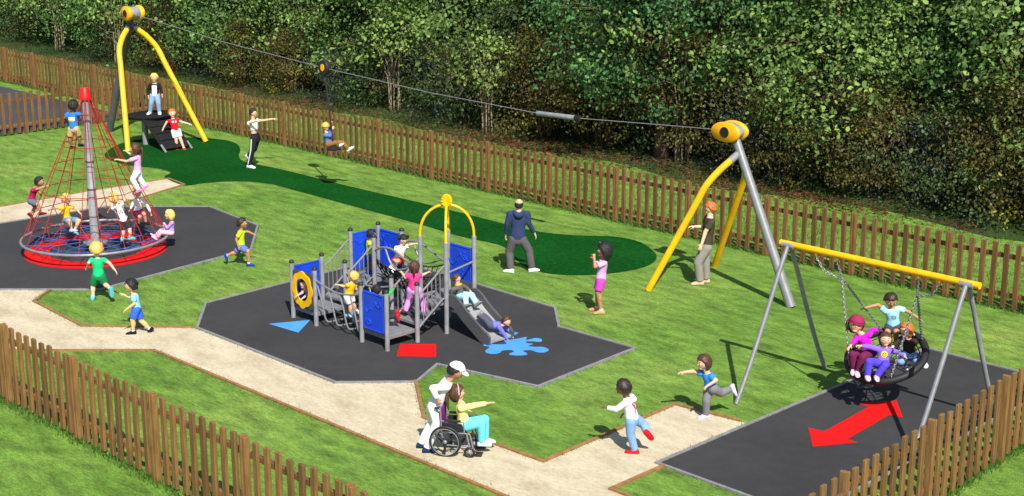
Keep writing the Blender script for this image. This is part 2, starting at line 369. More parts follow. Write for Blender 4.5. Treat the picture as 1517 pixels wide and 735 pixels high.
# ---------------------------------------------------------------- trees and shrubs
m_bark = mat('bark', (.105, .062, .038), .9, .4, 6, bump=.8, bscale=14)
m_stem = mat('pale_stem', (.26, .20, .13), .85, .3, 8, bump=.4)
def leafmat(name, c, var=.6): return mat(name, c, .55, var, island=True, trans=.36, spec=.35)
L_GREEN = leafmat('leaf_green', (.098, .200, .048)); L_LIGHT = leafmat('leaf_light', (.22, .33, .080), .40); L_BLUE = leafmat('leaf_bluegreen', (.078, .185, .060))
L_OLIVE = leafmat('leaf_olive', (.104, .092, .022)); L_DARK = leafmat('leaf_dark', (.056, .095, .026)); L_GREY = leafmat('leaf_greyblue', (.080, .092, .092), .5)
L_YEL = leafmat('leaf_yellow', (.30, .29, .022), .4)
def leaves(cent, nrm_bias, spread, n, size, rng, flat=.6):
    """cent: (M,3) cluster centres; n leaves in each; -> verts, quads"""
    M = len(cent); N = M*n
    c = np.repeat(cent, n, 0) + rng.normal(0, 1, (N, 3))*np.repeat(spread, n)[:, None]*np.array([1, 1, flat])
    nr = rng.normal(0, 1, (N, 3))*.75 + np.repeat(nrm_bias, n, 0)*.8 + np.array([0, 0, .35]); nr /= np.linalg.norm(nr, axis=1)[:, None]
    t = rng.normal(0, 1, (N, 3)); t[:, 2] -= .5; t -= nr*(t*nr).sum(1)[:, None]; t /= np.linalg.norm(t, axis=1)[:, None]
    b = np.cross(nr, t); s = size*rng.uniform(.55, 1.3, N)[:, None]
    v = np.stack([c-t*s*.5, c-t*s*.22+b*s*.30+nr*s*.05, c+t*s*.20+b*s*.27+nr*s*.05, c+t*s*.55, c+t*s*.20-b*s*.27+nr*s*.05, c-t*s*.22-b*s*.30+nr*s*.05], 1).reshape(-1, 3)
    return v, np.arange(N*6).reshape(N, 6)
def crown_centres(M, z0, z1, R, rng, prof):
    out = []
    while len(out) < M:
        z = rng.uniform(z0, z1); r = R*prof((z-z0)/(z1-z0)); a = rng.uniform(0, 2*PI); q = math.sqrt(rng.uniform(.12, 1))
        # uneven outline: some sectors reach out, some are bare
        lob = 1+.28*math.sin(3*a+z*1.3)+.22*math.sin(5*a-z*2.1)
        out.append((r*q*lob*math.cos(a), r*q*lob*math.sin(a), z+rng.normal(0, .1)))
    return np.array(out)
def make_tree_meshes(seed, H, R, z0, trunk_r, M, n, size, spread=.36, lean=.3, prof=None, stems=1, stem_mat=None, leafm=None, light=None, spray=0):
    rng = np.random.default_rng(seed); prof = prof or (lambda t: math.sin(PI*min(1, .22+.78*t))**.6)
    cc = crown_centres(M, z0, H, R, rng, prof)
    ctr = np.array([0, 0, (z0+H)/2]); nb = cc-ctr*np.array([1, 1, .8]); nb /= np.linalg.norm(nb, axis=1)[:, None]+1e-6
    sp = spread*rng.uniform(.6, 1.4, M)
    v, q = leaves(cc, nb, sp, n, size, rng)
    nl = 0
    if spray:                                            # low outer sprays of larger pale leaves
        k = spray; a = rng.uniform(0, 2*PI, k); r = R*rng.uniform(.75, 1.12, k); zz = z0+(min(H, 5.2)-z0)*rng.uniform(.05, 1, k)
        c2 = np.c_[r*np.cos(a), r*np.sin(a), zz]; v2, q2 = leaves(c2, np.c_[np.cos(a)*.5, np.sin(a)*.5, np.full(k, .9)], np.full(k, .34), 24, size*1.25, rng, .45)
        q = np.concatenate([q, q2+len(v)]); v = np.concatenate([v, v2]); nl = k*24
    crown = npmesh('crown', v, q, [leafm] + ([light] if light else []))
    if light:
        mi = np.concatenate([np.repeat((rng.uniform(0, 1, M) < .06).astype(np.int32), n), np.ones(nl, np.int32)]); crown.polygons.foreach_set('material_index', mi)
    wood = MB(); top = H*.86
    if stems == 1:
        lx, ly = rng.normal(0, lean, 2)
        spine = [Vector((lx*(t**1.5)+.06*math.sin(7*t+seed), ly*(t**1.5)+.06*math.cos(6*t+seed), top*t)) for t in [i/9 for i in range(10)]]
        rs = [trunk_r*(1.35 if i == 0 else 1)*(1-.8*i/9) for i in range(10)]
        wood.tube(spine, rs, n=9)
        idx = rng.choice(M, min(M, 34), replace=False)
        for k in idx:
            e = Vector(cc[k]); hz = max(.12, min(.95, (e.z-.25*math.hypot(e.x, e.y)-.2)/top)); f = hz*9; i = min(8, int(f)); p = spine[i].lerp(spine[i+1], f-i)
            mid = p.lerp(e, .5)+Vector((0, 0, .12*(e-p).length)); r0 = trunk_r*.36*(1-.6*hz)
            wood.tube(bez([p, mid, e], 3), [r0, r0*.85, r0*.7, r0*.55, r0*.45, r0*.3, .006], n=5)
            for j in range(2):
                d = Vector(rng.normal(0, .35, 3)); wood.tube([mid, mid.lerp(e, .5)+d*.5, e+d], [r0*.4, r0*.25, .004], n=4)
    else:
        for k in range(stems):
            a = 2*PI*k/stems+rng.uniform(-.4, .4); rr = R*rng.uniform(.35, .95); hh = H*rng.uniform(.65, .98)
            b = Vector((.18*math.cos(a), .18*math.sin(a), -.02)); m_ = Vector((rr*.35*math.cos(a), rr*.35*math.sin(a), hh*.5)); e = Vector((rr*math.cos(a), rr*math.sin(a), hh))
            pts = bez([b, m_, e], 5); wood.tube(pts, [trunk_r*(1-.8*i/(len(pts)-1)) for i in range(len(pts))], n=6)
            for j in range(5):
                p = pts[3+j if 3+j < len(pts) else -1]; d = Vector(rng.normal(0, .45, 3)); d.z = abs(d.z)
                wood.tube([p, p+d*.6, p+d*.9+Vector((0, 0, .15))], [trunk_r*.35, trunk_r*.25, .004], n=4)
    wm = bpy.data.meshes.new('trunk'); wm.from_pydata([tuple(p) for p in wood.v], [], wood.f)
    for p in wm.polygons: p.use_smooth = True
    wm.materials.append(stem_mat or m_bark)
    return crown, wm, ('trunk' if stems == 1 else 'stems')
def plant(meshes, name, x, y, rot, sc, label, cat, group=None):
    cr, wd, wn = meshes
    root = thing(name, (x, y, 0), label, cat, group); root.rotation_euler.z = rot; root.scale = (sc, sc, sc)
    for nm, me in (('crown' if cat == 'tree' else 'foliage', cr), (wn, wd)):
        o = bpy.data.objects.new(nm, me); COL.objects.link(o); o.parent = root
    return root
bushp = lambda t: .55+.45*math.sin(PI*min(1, t+.15))
T = {
 'green': [make_tree_meshes(s, 8.6, 2.7, 1.5, .17, 180, 100, .115, .40, leafm=L_GREEN, light=L_LIGHT, spray=20) for s in (1, 2)],
 'blue': [make_tree_meshes(s, 9.2, 2.9, 1.6, .20, 190, 100, .12, .42, leafm=L_BLUE, light=L_LIGHT, spray=16) for s in (3, 4)],
 'lowgreen': [make_tree_meshes(s, 8.2, 2.7, .7, .17, 190, 100, .115, .40, leafm=L_GREEN, light=L_LIGHT, spray=26) for s in (21, 22)],
 'light': [make_tree_meshes(s, 7.6, 2.3, 1.5, .12, 130, 80, .125, .42, leafm=leafmat('leaf_mid', (.150, .245, .062), .5), light=L_LIGHT, spray=34) for s in (5,)],
 'dark': [make_tree_meshes(s, 9.0, 3.1, .3, .20, 200, 95, .12, .45, leafm=L_DARK, light=L_GREEN, spray=16) for s in (6, 7)],
 'olive': [make_tree_meshes(s, 3.3, 1.8, .3, .035, 110, 80, .078, .30, leafm=L_OLIVE, light=L_YEL, stems=6, prof=bushp) for s in (8, 9)],
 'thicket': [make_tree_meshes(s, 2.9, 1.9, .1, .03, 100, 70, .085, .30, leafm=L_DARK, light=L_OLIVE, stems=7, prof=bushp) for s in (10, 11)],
 'grey': [make_tree_meshes(s, 2.4, 1.7, .15, .02, 60, 60, .06, .28, leafm=L_GREY, stems=9, stem_mat=mat('grey_stem', (.16, .155, .14), .9, .3, 8), prof=bushp) for s in (12,)],
 'stems': [make_tree_meshes(s, 3.6, 1.25, 1.9, .032, 34, 22, .14, .26, leafm=L_LIGHT, stems=5, stem_mat=m_stem, prof=bushp) for s in (13, 14)],
}
GT = 'trees at the front edge of the wood'; GS = 'bushes along the foot of the wood'
rt = random.Random(5)
def pl(kind, i, name, x, y, sc, label, cat, group): return plant(T[kind][i % len(T[kind])], name, x, y, rt.uniform(0, 6.28), sc, label, cat, group)
front_trees = [
 ('lowgreen', -71, 33.2, 1.0, 'leafy green tree behind the fence at the far left edge'),
 ('lowgreen', -66, 33.0, 1.0, 'green tree left of the zip line start tower, second from the left edge'),
 ('light', -62.0, 33.4, .9, 'tree with bright pale leaves in the top left corner'),
 ('lowgreen', -57.5, 32.8, .95, 'green tree behind the fence just left of the tall yellow start tower'),
 ('lowgreen', -52.5, 33.4, 1.0, 'bright leaved tree rising behind the yellow start tower'),
 ('lowgreen', -47.8, 32.8, 1.0, 'tree with bright drooping leaf sprays beside the top of the start tower'),
 ('light', -44.2, 32.9, .9, 'small bright leaved tree behind the standing woman in black trousers'),
 ('lowgreen', -40.5, 33.6, 1.0, 'green tree above the zip line pulley'),
 ('light', -36.8, 33.6, 1.05, 'pale yellowish green tree at top centre left'),
 ('dark', -33.8, 34.6, .95, 'dark tree with brown trunk behind the middle of the back fence'),
 ('green', -30.6, 33.8, .95, 'green tree above the grey spring sleeve of the zip line'),
 ('blue', -26.9, 31.9, 1.0, 'large maple like tree with a reddish trunk standing in front of the wood'),
 ('green', -23.4, 33.2, 1.0, 'green tree with low hanging leaves left of the end tower drum'),
 ('light', -21.4, 31.6, .9, 'bright leaved tree directly behind the yellow drum of the end tower'),
 ('green', -18.9, 34.2, 1.05, 'green tree rising behind the grey mast of the end tower'),
 ('light', -16.6, 33.2, 1.0, 'bright leaved tree behind the yellow bar of the basket swing'),
 ('green', -14.3, 33.6, 1.0, 'leafy tree behind the right end of the back fence'),
 ('light', -12.2, 32.4, 1.0, 'bright leaved tree at the right edge behind the fence'),
]
for k, (kd, x, y, sc, lb) in enumerate(front_trees): pl(kd, k, 'woodland_tree', x, y+(1.0 if x > -25 else .5 if x > -36 else 0), sc, lb, 'tree', GT)
# bushes: name what tells each one apart
names = {'olive': 'olive_bush', 'thicket': 'dark_bush', 'grey': 'grey_scrub', 'stems': 'young_sapling'}
words = {'olive': 'yellow olive bush', 'thicket': 'dense dark green bush', 'grey': 'grey blue twiggy scrub', 'stems': 'young pale stemmed sapling'}
where = ['at the far left end of the wood edge', 'behind the left end of the back fence', 'left of the start tower', 'behind the start tower legs', 'right of the start tower', 'behind the woman by the runway', 'left of the zip line pulley', 'below the zip line pulley', 'right of the zip line rider', 'at the centre of the wood edge', 'left of the grey spring sleeve', 'below the grey spring sleeve', 'right of the reddish trunk', 'left of the end tower drum', 'behind the end tower legs', 'behind the grey end tower mast', 'behind the left end of the swing bar', 'behind the right end of the swing bar', 'behind the last posts of the back fence', 'at the right edge of the wood']
bush = [(-76, 32.5, 'thicket'), (-69, 32.2, 'grey'), (-63.5, 32.4, 'thicket'), (-59.5, 31.6, 'stems'), (-55.5, 31.8, 'thicket'), (-54.0, 31.2, 'stems'), (-51, 31.6, 'olive'), (-48.5, 32.0, 'grey'), (-46, 31.4, 'olive'), (-43.4, 31.8, 'olive'), (-41.2, 31.9, 'grey'), (-39.2, 32.2, 'thicket'), (-37.9, 31.9, 'stems'), (-36.3, 32.4, 'grey'), (-34.6, 32.1, 'thicket'), (-33.0, 31.4, 'stems'), (-31.4, 32.2, 'olive'), (-29.3, 32.5, 'olive'), (-27.7, 33.1, 'thicket'), (-26.2, 32.3, 'stems'), (-25.2, 33.0, 'olive'), (-23.7, 32.6, 'grey'), (-22.6, 31.9, 'olive'), (-21.2, 32.7, 'thicket'), (-20.1, 32.3, 'olive'), (-18.9, 32.8, 'grey'), (-17.6, 32.6, 'thicket'), (-16.2, 32.8, 'olive'), (-15.0, 33.2, 'grey'), (-13.7, 33.0, 'thicket'), (-12.2, 33.5, 'olive'), (-10.5, 33.0, 'thicket')]
for k, (x, y, kd) in enumerate(bush):
    wi = where[min(len(where)-1, int(k*len(where)/len(bush)))]
    # within the same stretch no two bushes are of one kind and pace
    pl(kd, k, names[kd], x, y, rt.uniform(.85, 1.1)*(.72 if x < -38 and kd != 'stems' else 1), words[kd]+' '+wi, 'bush', GS)
# trees deep in the wood: nothing in the photograph tells these apart
def deep(n, y0, y1, seed):
    r = random.Random(seed); 
    for k in range(n):
        x = -88+80*(k+r.uniform(.2, .8))/n; kd = r.choice(['dark', 'dark', 'green', 'blue'])
        pl(kd, k, 'woodland_tree', x, r.uniform(y0, y1), r.uniform(.9, 1.2), 'dark leafy tree deep in the wood behind the front trees', 'tree', 'trees deep in the wood')
deep(22, 36, 38, 1); deep(22, 39.5, 42, 2); deep(20, 44, 48, 3)
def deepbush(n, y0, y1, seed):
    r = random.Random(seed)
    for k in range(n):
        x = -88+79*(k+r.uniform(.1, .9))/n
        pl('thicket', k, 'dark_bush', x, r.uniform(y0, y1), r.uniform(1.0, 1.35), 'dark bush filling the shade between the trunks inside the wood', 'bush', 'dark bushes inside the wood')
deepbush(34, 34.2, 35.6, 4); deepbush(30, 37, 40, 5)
# leaf litter and long grass (nobody could count them)
def scatter(name, pts, size, m, hgt=.02, lay=True, label=None):
    rng = np.random.default_rng(len(pts)); N = len(pts); P = np.array(pts)
    c = np.c_[P, rng.uniform(.01, hgt, N)]
    if lay:
        nr = rng.normal(0, .3, (N, 3))+np.array([0, 0, 1]); nr /= np.linalg.norm(nr, axis=1)[:, None]
        t = rng.normal(0, 1, (N, 3)); t -= nr*(t*nr).sum(1)[:, None]; t /= np.linalg.norm(t, axis=1)[:, None]; b = np.cross(nr, t); s = size*rng.uniform(.6, 1.3, N)[:, None]
        v = np.stack([c-t*s*.5, c+b*s*.3, c+t*s*.5, c-b*s*.3], 1)
    else:
        a = rng.uniform(0, 2*PI, N); b = np.c_[np.cos(a), np.sin(a), np.zeros(N)]; h = (size*rng.uniform(.5, 1.4, N))[:, None]; c[:, 2] = -.01
        ln = rng.normal(0, .35, (N, 3))*h; ln[:, 2] = h[:, 0]
        v = np.stack([c-b*.006, c+b*.006, c+ln*.6+b*.005+[0, 0, 0], c+ln], 1)
    me = npmesh(name, v.reshape(-1, 3), np.arange(N*4).reshape(N, 4), [m])
    o = bpy.data.objects.new(name, me); COL.objects.link(o); o['kind'] = 'stuff'; o['label'] = label
    return o
rng = np.random.default_rng(3); pts = []
for cx, cy, sx_, sy_, n in [(-42, 30.6, 3.5, .5, 1500), (-31, 30.9, 2.5, .5, 1800), (-21.8, 31.0, 2.0, .4, 1500), (-53, 30.8, 3, .5, 900), (-36, 31.5, 6, 1, 1500), (-27, 31.8, 4, .8, 1200)]:
    pts += list(np.c_[rng.normal(cx, sx_, n), rng.normal(cy, sy_, n)])
pts = [p for p in pts if p[1] > 28.6]
scatter('leaf_litter', pts, .10, leafmat('dead_leaf', (.16, .065, .028), .6), label='fallen brown leaves lying under the trees')
m_blade = leafmat('grass_blade', (.075, .170, .020), .45)
pts = []
def along(a, b, n, sp):
    for _ in range(n):
        t = rng.uniform(); pts.append((a[0]+(b[0]-a[0])*t+rng.normal(0, sp), a[1]+(b[1]-a[1])*t+rng.normal(0, sp)))
along((-62, 25.78), (-10, 25.78), 9000, .06); along((-30, 10.1), (-10, 10.1), 5000, .06); along((-9.7, 22), (-9.1, 12.5), 3500, .06); along((-42.8, 17), (-42.8, 25.7), 1500, .05)
scatter('long_grass', pts, .10, m_blade, lay=False, label='longer grass growing along the foot of the fences')
pts = []
for _ in range(26000): pts.append((rng.uniform(-62, -10), rng.uniform(26, 31.5)))
scatter('rough_grass', pts, .11, leafmat('rough_blade', (.05, .105, .018), .5), lay=False, label='rough grass between the back fence and the trees')
pts = []
def along_px(px, n, sp, closed=True):
    P = [Vector((p[0], p[1], 0)) for p in px]; segs = list(zip(P, P[1:]+P[:1])) if closed else list(zip(P[:-1], P[1:])); tot = sum((b-a).length for a, b in segs)
    for a, b in segs:
        for _ in range(int(n*(b-a).length/tot)): t = rng.uniform(); pts.append((a.x+(b.x-a.x)*t+rng.normal(0, sp), a.y+(b.y-a.y)*t+rng.normal(0, sp)))
for p_ in (pad1, pad2, pad3): along_px(p_, 2200, .035)
along_px(gp([(75, 430), (50, 447), (122, 484), (292, 486)]), 900, .04, False); along_px(gp([(616, 566), (628, 620), (805, 685), (1000, 600), (1097, 625)]), 1200, .04, False); along_px([(-10.2, 13.28), G(745, 735), G(228, 520), G(130, 520)], 1400, .04, False)
scatter('edge_grass', pts, .045, m_blade, lay=False, label='short grass creeping over the edging boards')
# ---------------------------------------------------------------- play equipment
m_yel = mat('yellow_paint', (.80, .43, .003), .38, .13, 5, bump=.05, spec=.5); m_org = mat('amber_paint', (.84, .36, .004), .35, .06, 4)
m_grey = mat('grey_steel', (.23, .235, .25), .45, .22, 6, spec=.5); m_dgrey = mat('dark_grey_steel', (.075, .078, .085), .45, .12, 5)
m_galv = mat('galvanised_steel', (.235, .24, .25), .40, .12, 9, metal=.3); m_black = mat('black_rubber', (.014, .014, .016), .6, .2, 12, bump=.1)
m_red = mat('red_plastic', (.72, .006, .008), .4, .06, 6); m_rope = mat('red_rope', (.30, .012, .011), .7, .2, 30); m_brope = mat('blue_rope', (.018, .085, .30), .7, .2, 30)
m_blue = mat('blue_panel', (.010, .055, .52), .42, .15, 4, bump=.25, bscale=9); m_dpanel = mat('charcoal_panel', (.055, .057, .062), .5, .15, 8)
m_deck = mat('grey_deck', (.17, .172, .18), .6, .15, 9, bump=.15); m_net = mat('black_rope', (.016, .016, .018), .7, .2, 20)
m_steel = mat('cable_steel', (.21, .21, .215), .6, .1, 10); m_hole = mat('black_hub', (.012, .012, .013), .5, .1, 10)
X_, Y_, Z_ = Vector((1, 0, 0)), Vector((0, 1, 0)), Vector((0, 0, 1))
def oval_prof(mb, c, a, b, y0, y1, mi=0, n=32, rnd=.03, hole=0):
    """oval plate: long axis X, height Z, thick along Y, rounded rim"""
    secs = [(y0, 1-rnd*2.2), (y0+rnd*.4, 1-rnd), (y0+rnd*1.2, 1), (y1-rnd*1.2, 1), (y1-rnd*.4, 1-rnd), (y1, 1-rnd*2.2)]
    return mb.loft([(Vector(c)+Y_*y, X_*a*k, Z_*b*k) for y, k in secs], mi=mi, n=n)
def zip_tower(loc, label, feet, mast, mtop, drum, da, db, bends, legr, mr, mast_mat, joint_f, pw=1.0, name='zip_line_tower'):
    root = thing(name, loc, label, 'tower', 'zip line towers')
    mb = MB(); mb.tube([mast, mtop, mtop+(mtop-mast).normalized()*.12], [mr*1.1, mr*.92, mr*.9], n=18); mb.build('mast', mast_mat, root)
    j = mast.lerp(mtop, joint_f)
    for ft, bd in zip(feet, bends):
        pts = [ft, ft.lerp(bd, .5), ft.lerp(bd, .85), bd, bd.lerp(j, .45)+Z_*.06, bd.lerp(j, .72)+Z_*.035]
        pts = [ft, ft.lerp(bd, .45)]+bez([ft.lerp(bd, .80), bd.lerp(ft, .06)+(j-ft).normalized()*.02, bd.lerp(j, .30), bd.lerp(j, .74)], 6)
        leg = MB().tube(pts, legr, n=16).build('leg', m_yel, root)
        MB().tube([pts[-1]-(pts[-1]-pts[-2]).normalized()*.03, j], legr*1.08, n=16).build('collar', m_grey if mast_mat == m_galv or mast_mat == m_grey else m_dgrey, leg)
    # drum: two oval side plates with black hubs and a grey wheel between
    for y0, y1 in ((-.26*pw, -.14*pw), (.14*pw, .26*pw)):
        p = oval_prof(MB(), drum, da, db, y0, y1).build('side_plate', m_org if y0 < 0 else m_yel, root, angle=60)
        hb = oval_prof(MB(), drum, .105, .105, y0-.012 if y0 < 0 else y1-.02, y0+.02 if y0 < 0 else y1+.012, rnd=.012).build('hub', m_hole, p)
    oval_prof(MB(), drum, da*.86, db*.86, -.139*pw, .139*pw).build('wheel', m_grey, root)
    return root
endt = zip_tower((-17.3, 23.1, 0), 'tall zip line end tower with silver mast leaning over two bent yellow legs', [V(-18.59, 22.02, 0), V(-18.76, 24.32, 0)], V(-15.96, 23.09, 0), V(-17.40, 23.1, 3.00), V(-17.56, 23.1, 3.16), .34, .195, [PY(1051, 266, 22.62), PY(1106, 256, 23.62)], .066, .088, m_galv, .93, .66)
startt = zip_tower((-39.2, 23.3, 0), 'zip line start tower with dark mast and bent yellow legs over the black ramp', [V(-38.05, 22.09, 0), V(-37.8, 24.53, 0)], V(-41.25, 23.35, 0), V(-39.52, 23.3, 3.50), V(-39.36, 23.3, 3.74), .255, .21, [PY(176, 66, 22.72), V(-39.3, 23.9, 2.86)], .078, .10, m_dgrey, .975)
# ramp and platform
plat = thing('launch_platform', (-38.6, 23.2, 0), 'black round launch platform with a stepped ramp under the start tower', 'platform')
zp = .86; m_mat = mat('black_matting', (.016, .016, .017), .95, .2, 14, spec=.05, bump=.2)
MB().loft([(V(-38.72, 23.3, zp-.06), X_*.62, Y_*.74), (V(-38.72, 23.3, zp-.01), X_*.65, Y_*.77), (V(-38.72, 23.3, zp), X_*.63, Y_*.75)], n=36).build('platform_deck', m_mat, plat)
rb = MB(); r0 = V(-38.3, 0, zp-.04); r1 = V(-37.28, 0, .07); rd = (r1-r0).normalized(); rn = Vector((-rd.z, 0, rd.x))
rn = rn if rn.z > 0 else -rn; RL = (r1-r0).length
ramp = MB().box((r0+r1)/2+Y_*23.22, (RL, .84, .05), (rd, Y_, rn)).build('ramp', m_mat, plat, bevel=.01)
st = MB()
for k in (.3, .52, .74): st.box(r0.lerp(r1, k)+Y_*23.22+rn*.045, (.03, .80, .025), (rd, Y_, rn))
st.build('grip_bar', m_mat, ramp, smooth=False)
for y in (22.79, 23.65):
    MB().tube([r0+Y_*y, r1+Y_*y+rd*.12], .03, n=8).build('ramp_rail', m_mat, ramp)
    MB().tube([r0.lerp(r1, .86)+Y_*y+rn*.01, r1+Y_*y+rd*.13+rn*.01], .034, n=8).build('rail_end', m_galv, ramp)
MB().tube([V(-38.67, 23.05, 0), V(-38.67, 23.05, zp-.05)], .09, n=12).build('platform_post', m_grey, plat)
# cable with spring sleeve and trolley
tp = [PY(206, 24, 23.2), PY(330, 62, 23.2), PY(481, 101, 23.2), PY(640, 138, 23.2), PY(797, 168, 23.2), PY(853, 175, 23.2), PY(960, 183.5, 23.2), PY(1064, 190, 23.2)]
tp[0] = V(-39.3, 23.2, 3.74); tp[-1] = V(-17.75, 23.15, 3.15)
cable = thing('zip_line_cable', tp[0], 'thin grey zip line cable strung between the two yellow drums', 'cable')
MB().tube(tp, .0088, n=6).build('wire', m_steel, cable)
MB().tube([tp[4], tp[5]], .055, n=12, caps='round').build('spring_sleeve', m_grey, cable)
MB().tube([tp[5], tp[5].lerp(tp[6], .06)], .07, n=12).build('stop_block', m_hole, cable)
tr = thing('zip_line_trolley', tp[2], 'black zip line pulley with hanging rope and disc seat carrying the rider', 'trolley')
pul = oval_prof(MB(), tp[2]+Z_*.02, .19, .19, -.07, .07).build('pulley', m_black, tr)
for y0, y1 in ((-.085, -.055), (.055, .085)): oval_prof(MB(), tp[2]+Z_*.02, .07, .09, y0, y1, rnd=.01).build('hub', m_org, pul)
seat = PY(494.5, 219.5, 23.2)
MB().tube([tp[2]-Z_*.12, seat+Z_*.0], .022, n=8).build('rope', m_net, tr)
MB().lathe(seat, [(.03, .05), (.15, .03), (.19, 0), (.17, -.04), (.05, -.06)], n=20).build('disc_seat', m_black, tr)

# ---------------------------------------------------------------- rope spinner
sp = thing('rope_spinner', RC, 'cone shaped red rope climbing spinner with grey mast and steel rim', 'climbing net')
ZT, ZR, RR = 3.33, .30, 1.53
MB().tube([RC+Z_*.02, RC+Z_*1.2, RC+Z_*1.21, RC+Z_*ZT], [.10, .095, .088, .072], n=20).build('mast', m_grey, sp)
for z in (.75, 1.35, 1.95): MB().lathe(RC+Z_*z, [(.101, 0), (.101, .025)], n=20).build('mast_band', m_dgrey, sp)
MB().lathe(RC+Z_*.16, [(.11, 0), (.26, .01), (.26, .04), (.15, .06), (.11, .09)], n=24).build('hub_flange', m_galv, sp)
MB().lathe(RC+Z_*ZT, [(.125, -.04), (.13, .0), (.118, .03), (.098, .17), (.08, .195), (.02, .205)], n=24).build('mast_cap', m_red, sp)
circ = lambda r, z, n=64: [RC+Vector((r*math.cos(2*PI*i/n), r*math.sin(2*PI*i/n), z)) for i in range(n)]
MB().tube(circ(RR, ZR), .032, n=10, closed=True).build('rim', m_galv, sp)
net = MB(); NR = 10
def cone_r(t): return .11+(RR-.11)*(t**1.06)          # t: 0 at the cap, 1 at the rim
def cpt(a, t): r = cone_r(t); return RC+Vector((r*math.cos(a), r*math.sin(a), ZT-(ZT-ZR)*t))
for k in range(NR):
    for s in (-.5, .5):
        a = 2*PI*(k+.1)/NR
        net.tube([cpt(a+s*.10*(1-t)+s*.34*t, t) for t in (.0, .25, .5, .75, 1)], .0085, n=5)
for t in (.33, .48, .65, .82):
    pts = []
    for k in range(NR):
        for s in (-.5, .5):
            a = 2*PI*(k+.1)/NR+s*(.10*(1-t)+.34*t); pts.append(cpt(a, t)+Z_*(.02 if s < 0 else .0))
    net.tube(pts, .0085, n=5, closed=True)
for k in range(NR):                                   # diagonal ties low down
    for s in (-1, 1):
        a = 2*PI*(k+.1)/NR; net.tube([cpt(a+s*.16, .82), cpt(a+s*.02, .91)], .008, n=4)
net.build('climbing_ropes', m_rope, sp)
bn = MB()
for k in range(NR):
    a = 2*PI*(k+.05)/NR; d = Vector((math.cos(a), math.sin(a), 0)); d2 = Vector((math.cos(a+.31), math.sin(a+.31), 0))
    bn.tube([RC+d*.3+Z_*.22, RC+d*.9+Z_*.2, RC+d*RR+Z_*ZR], .010, n=4)
    bn.tube([RC+d*.95+Z_*.2, RC+d2*1.22+Z_*.24], .010, n=4)
for r, z in ((.62, .2), (.95, .2), (1.24, .24)): bn.tube(circ(r, z, 20), .011, n=4, closed=True)
bn.build('floor_net', m_brope, sp)

# ---------------------------------------------------------------- multi play unit
pu = thing('play_unit', (-20.6, 17, 0), 'grey and blue climbing unit with decks, bridges and slide on the black rubber surface', 'climbing frame')
XA, XB, XC, XD = -22.0, -21.31, -20.0, -19.31; Y0, Y1, Y2, Y3 = 15.97, 16.66, 17.35, 18.03
DA, DB, DC, DD = .24, .60, .26, .62
m_cap = mat('black_cap', (.02, .02, .022), .5, .1, 10)
def post(x, y, h, cap=True):
    p = MB().tube([V(x, y, 0), V(x, y, h)], .042, n=14).build('post', m_grey, pu)
    if cap: MB().lathe(V(x, y, h), [(.047, -.01), (.047, .02), (.033, .042), (.01, .05)], n=14).build('post_cap', m_cap, p)
    return p
for x, y in ((XA, Y0), (XB, Y0), (XA, Y1), (XB, Y1)): post(x, y, 1.07)
for x, y in ((XA, Y2), (XB, Y2), (XA, Y3), (XB, Y3)): post(x, y, 1.43)
for x, y in ((XC, Y0), (XD, Y0), (XC, Y1), (XD, Y1)): post(x, y, 1.06)
for x, y in ((XC, Y2), (XD, Y2), (XC, Y3), (XD, Y3)): post(x, y, 1.68, False)
for (xa, xb, ya, yb, z) in ((XA, XB, Y0, Y1, DA), (XA, XB, Y2, Y3, DB), (XC, XD, Y0, Y1, DC), (XC, XD, Y2, Y3, DD)):
    MB().box(((xa+xb)/2, (ya+yb)/2, z-.04), (xb-xa-.06, yb-ya-.06, .075)).build('deck', m_deck, pu, bevel=.01, smooth=False)
def panel(a, b, z0, z1, relief=0):
    a, b = V(*a, 0), V(*b, 0); d = (b-a).normalized(); n_ = Vector((-d.y, d.x, 0)); L = (b-a).length-.12; c = (a+b)/2
    mb = MB().box(c+Z_*((z0+z1)/2), (L, .03, z1-z0), (d, n_, Z_))
    o = mb.build('panel', m_blue, pu, bevel=.012, smooth=False)
    rr = random.Random(relief); rm = MB()
    for s in (-1, 1):                                   # raised wavy relief on both faces
        for k in range(6):
            p = c+d*(rr.uniform(-.36, .36)*L)+Z_*(z0+(z1-z0)*rr.uniform(.15, .85)); ww = rr.uniform(.06, .13)
            pts = [p+d*(ww*(t-.5)*2)+Z_*(.05*math.sin(t*6+k))+n_*s*.016 for t in (0, .25, .5, .75, 1)]
            rm.tube(pts, .012, n=6)
        rm.tube([c+d*(L/2-.02)*i+Z_*zz+n_*s*.016 for i, zz in ((-1, z0+.02), (1, z0+.02), (1, z1-.02), (-1, z1-.02))], .012, n=6, closed=True)
    rm.build('panel_relief', m_blue, o)
panel((XA, Y0), (XA, Y1), .3, 1.0, 1)
panel((XA, Y2), (XA, Y3), .64, 1.36, 2); panel((XA, Y3), (XB, Y3), .64, 1.36, 3)
panel((XC, Y0), (XD, Y0), .29, .98, 4); panel((XC, Y3), (XD, Y3), .80, 1.45, 5)
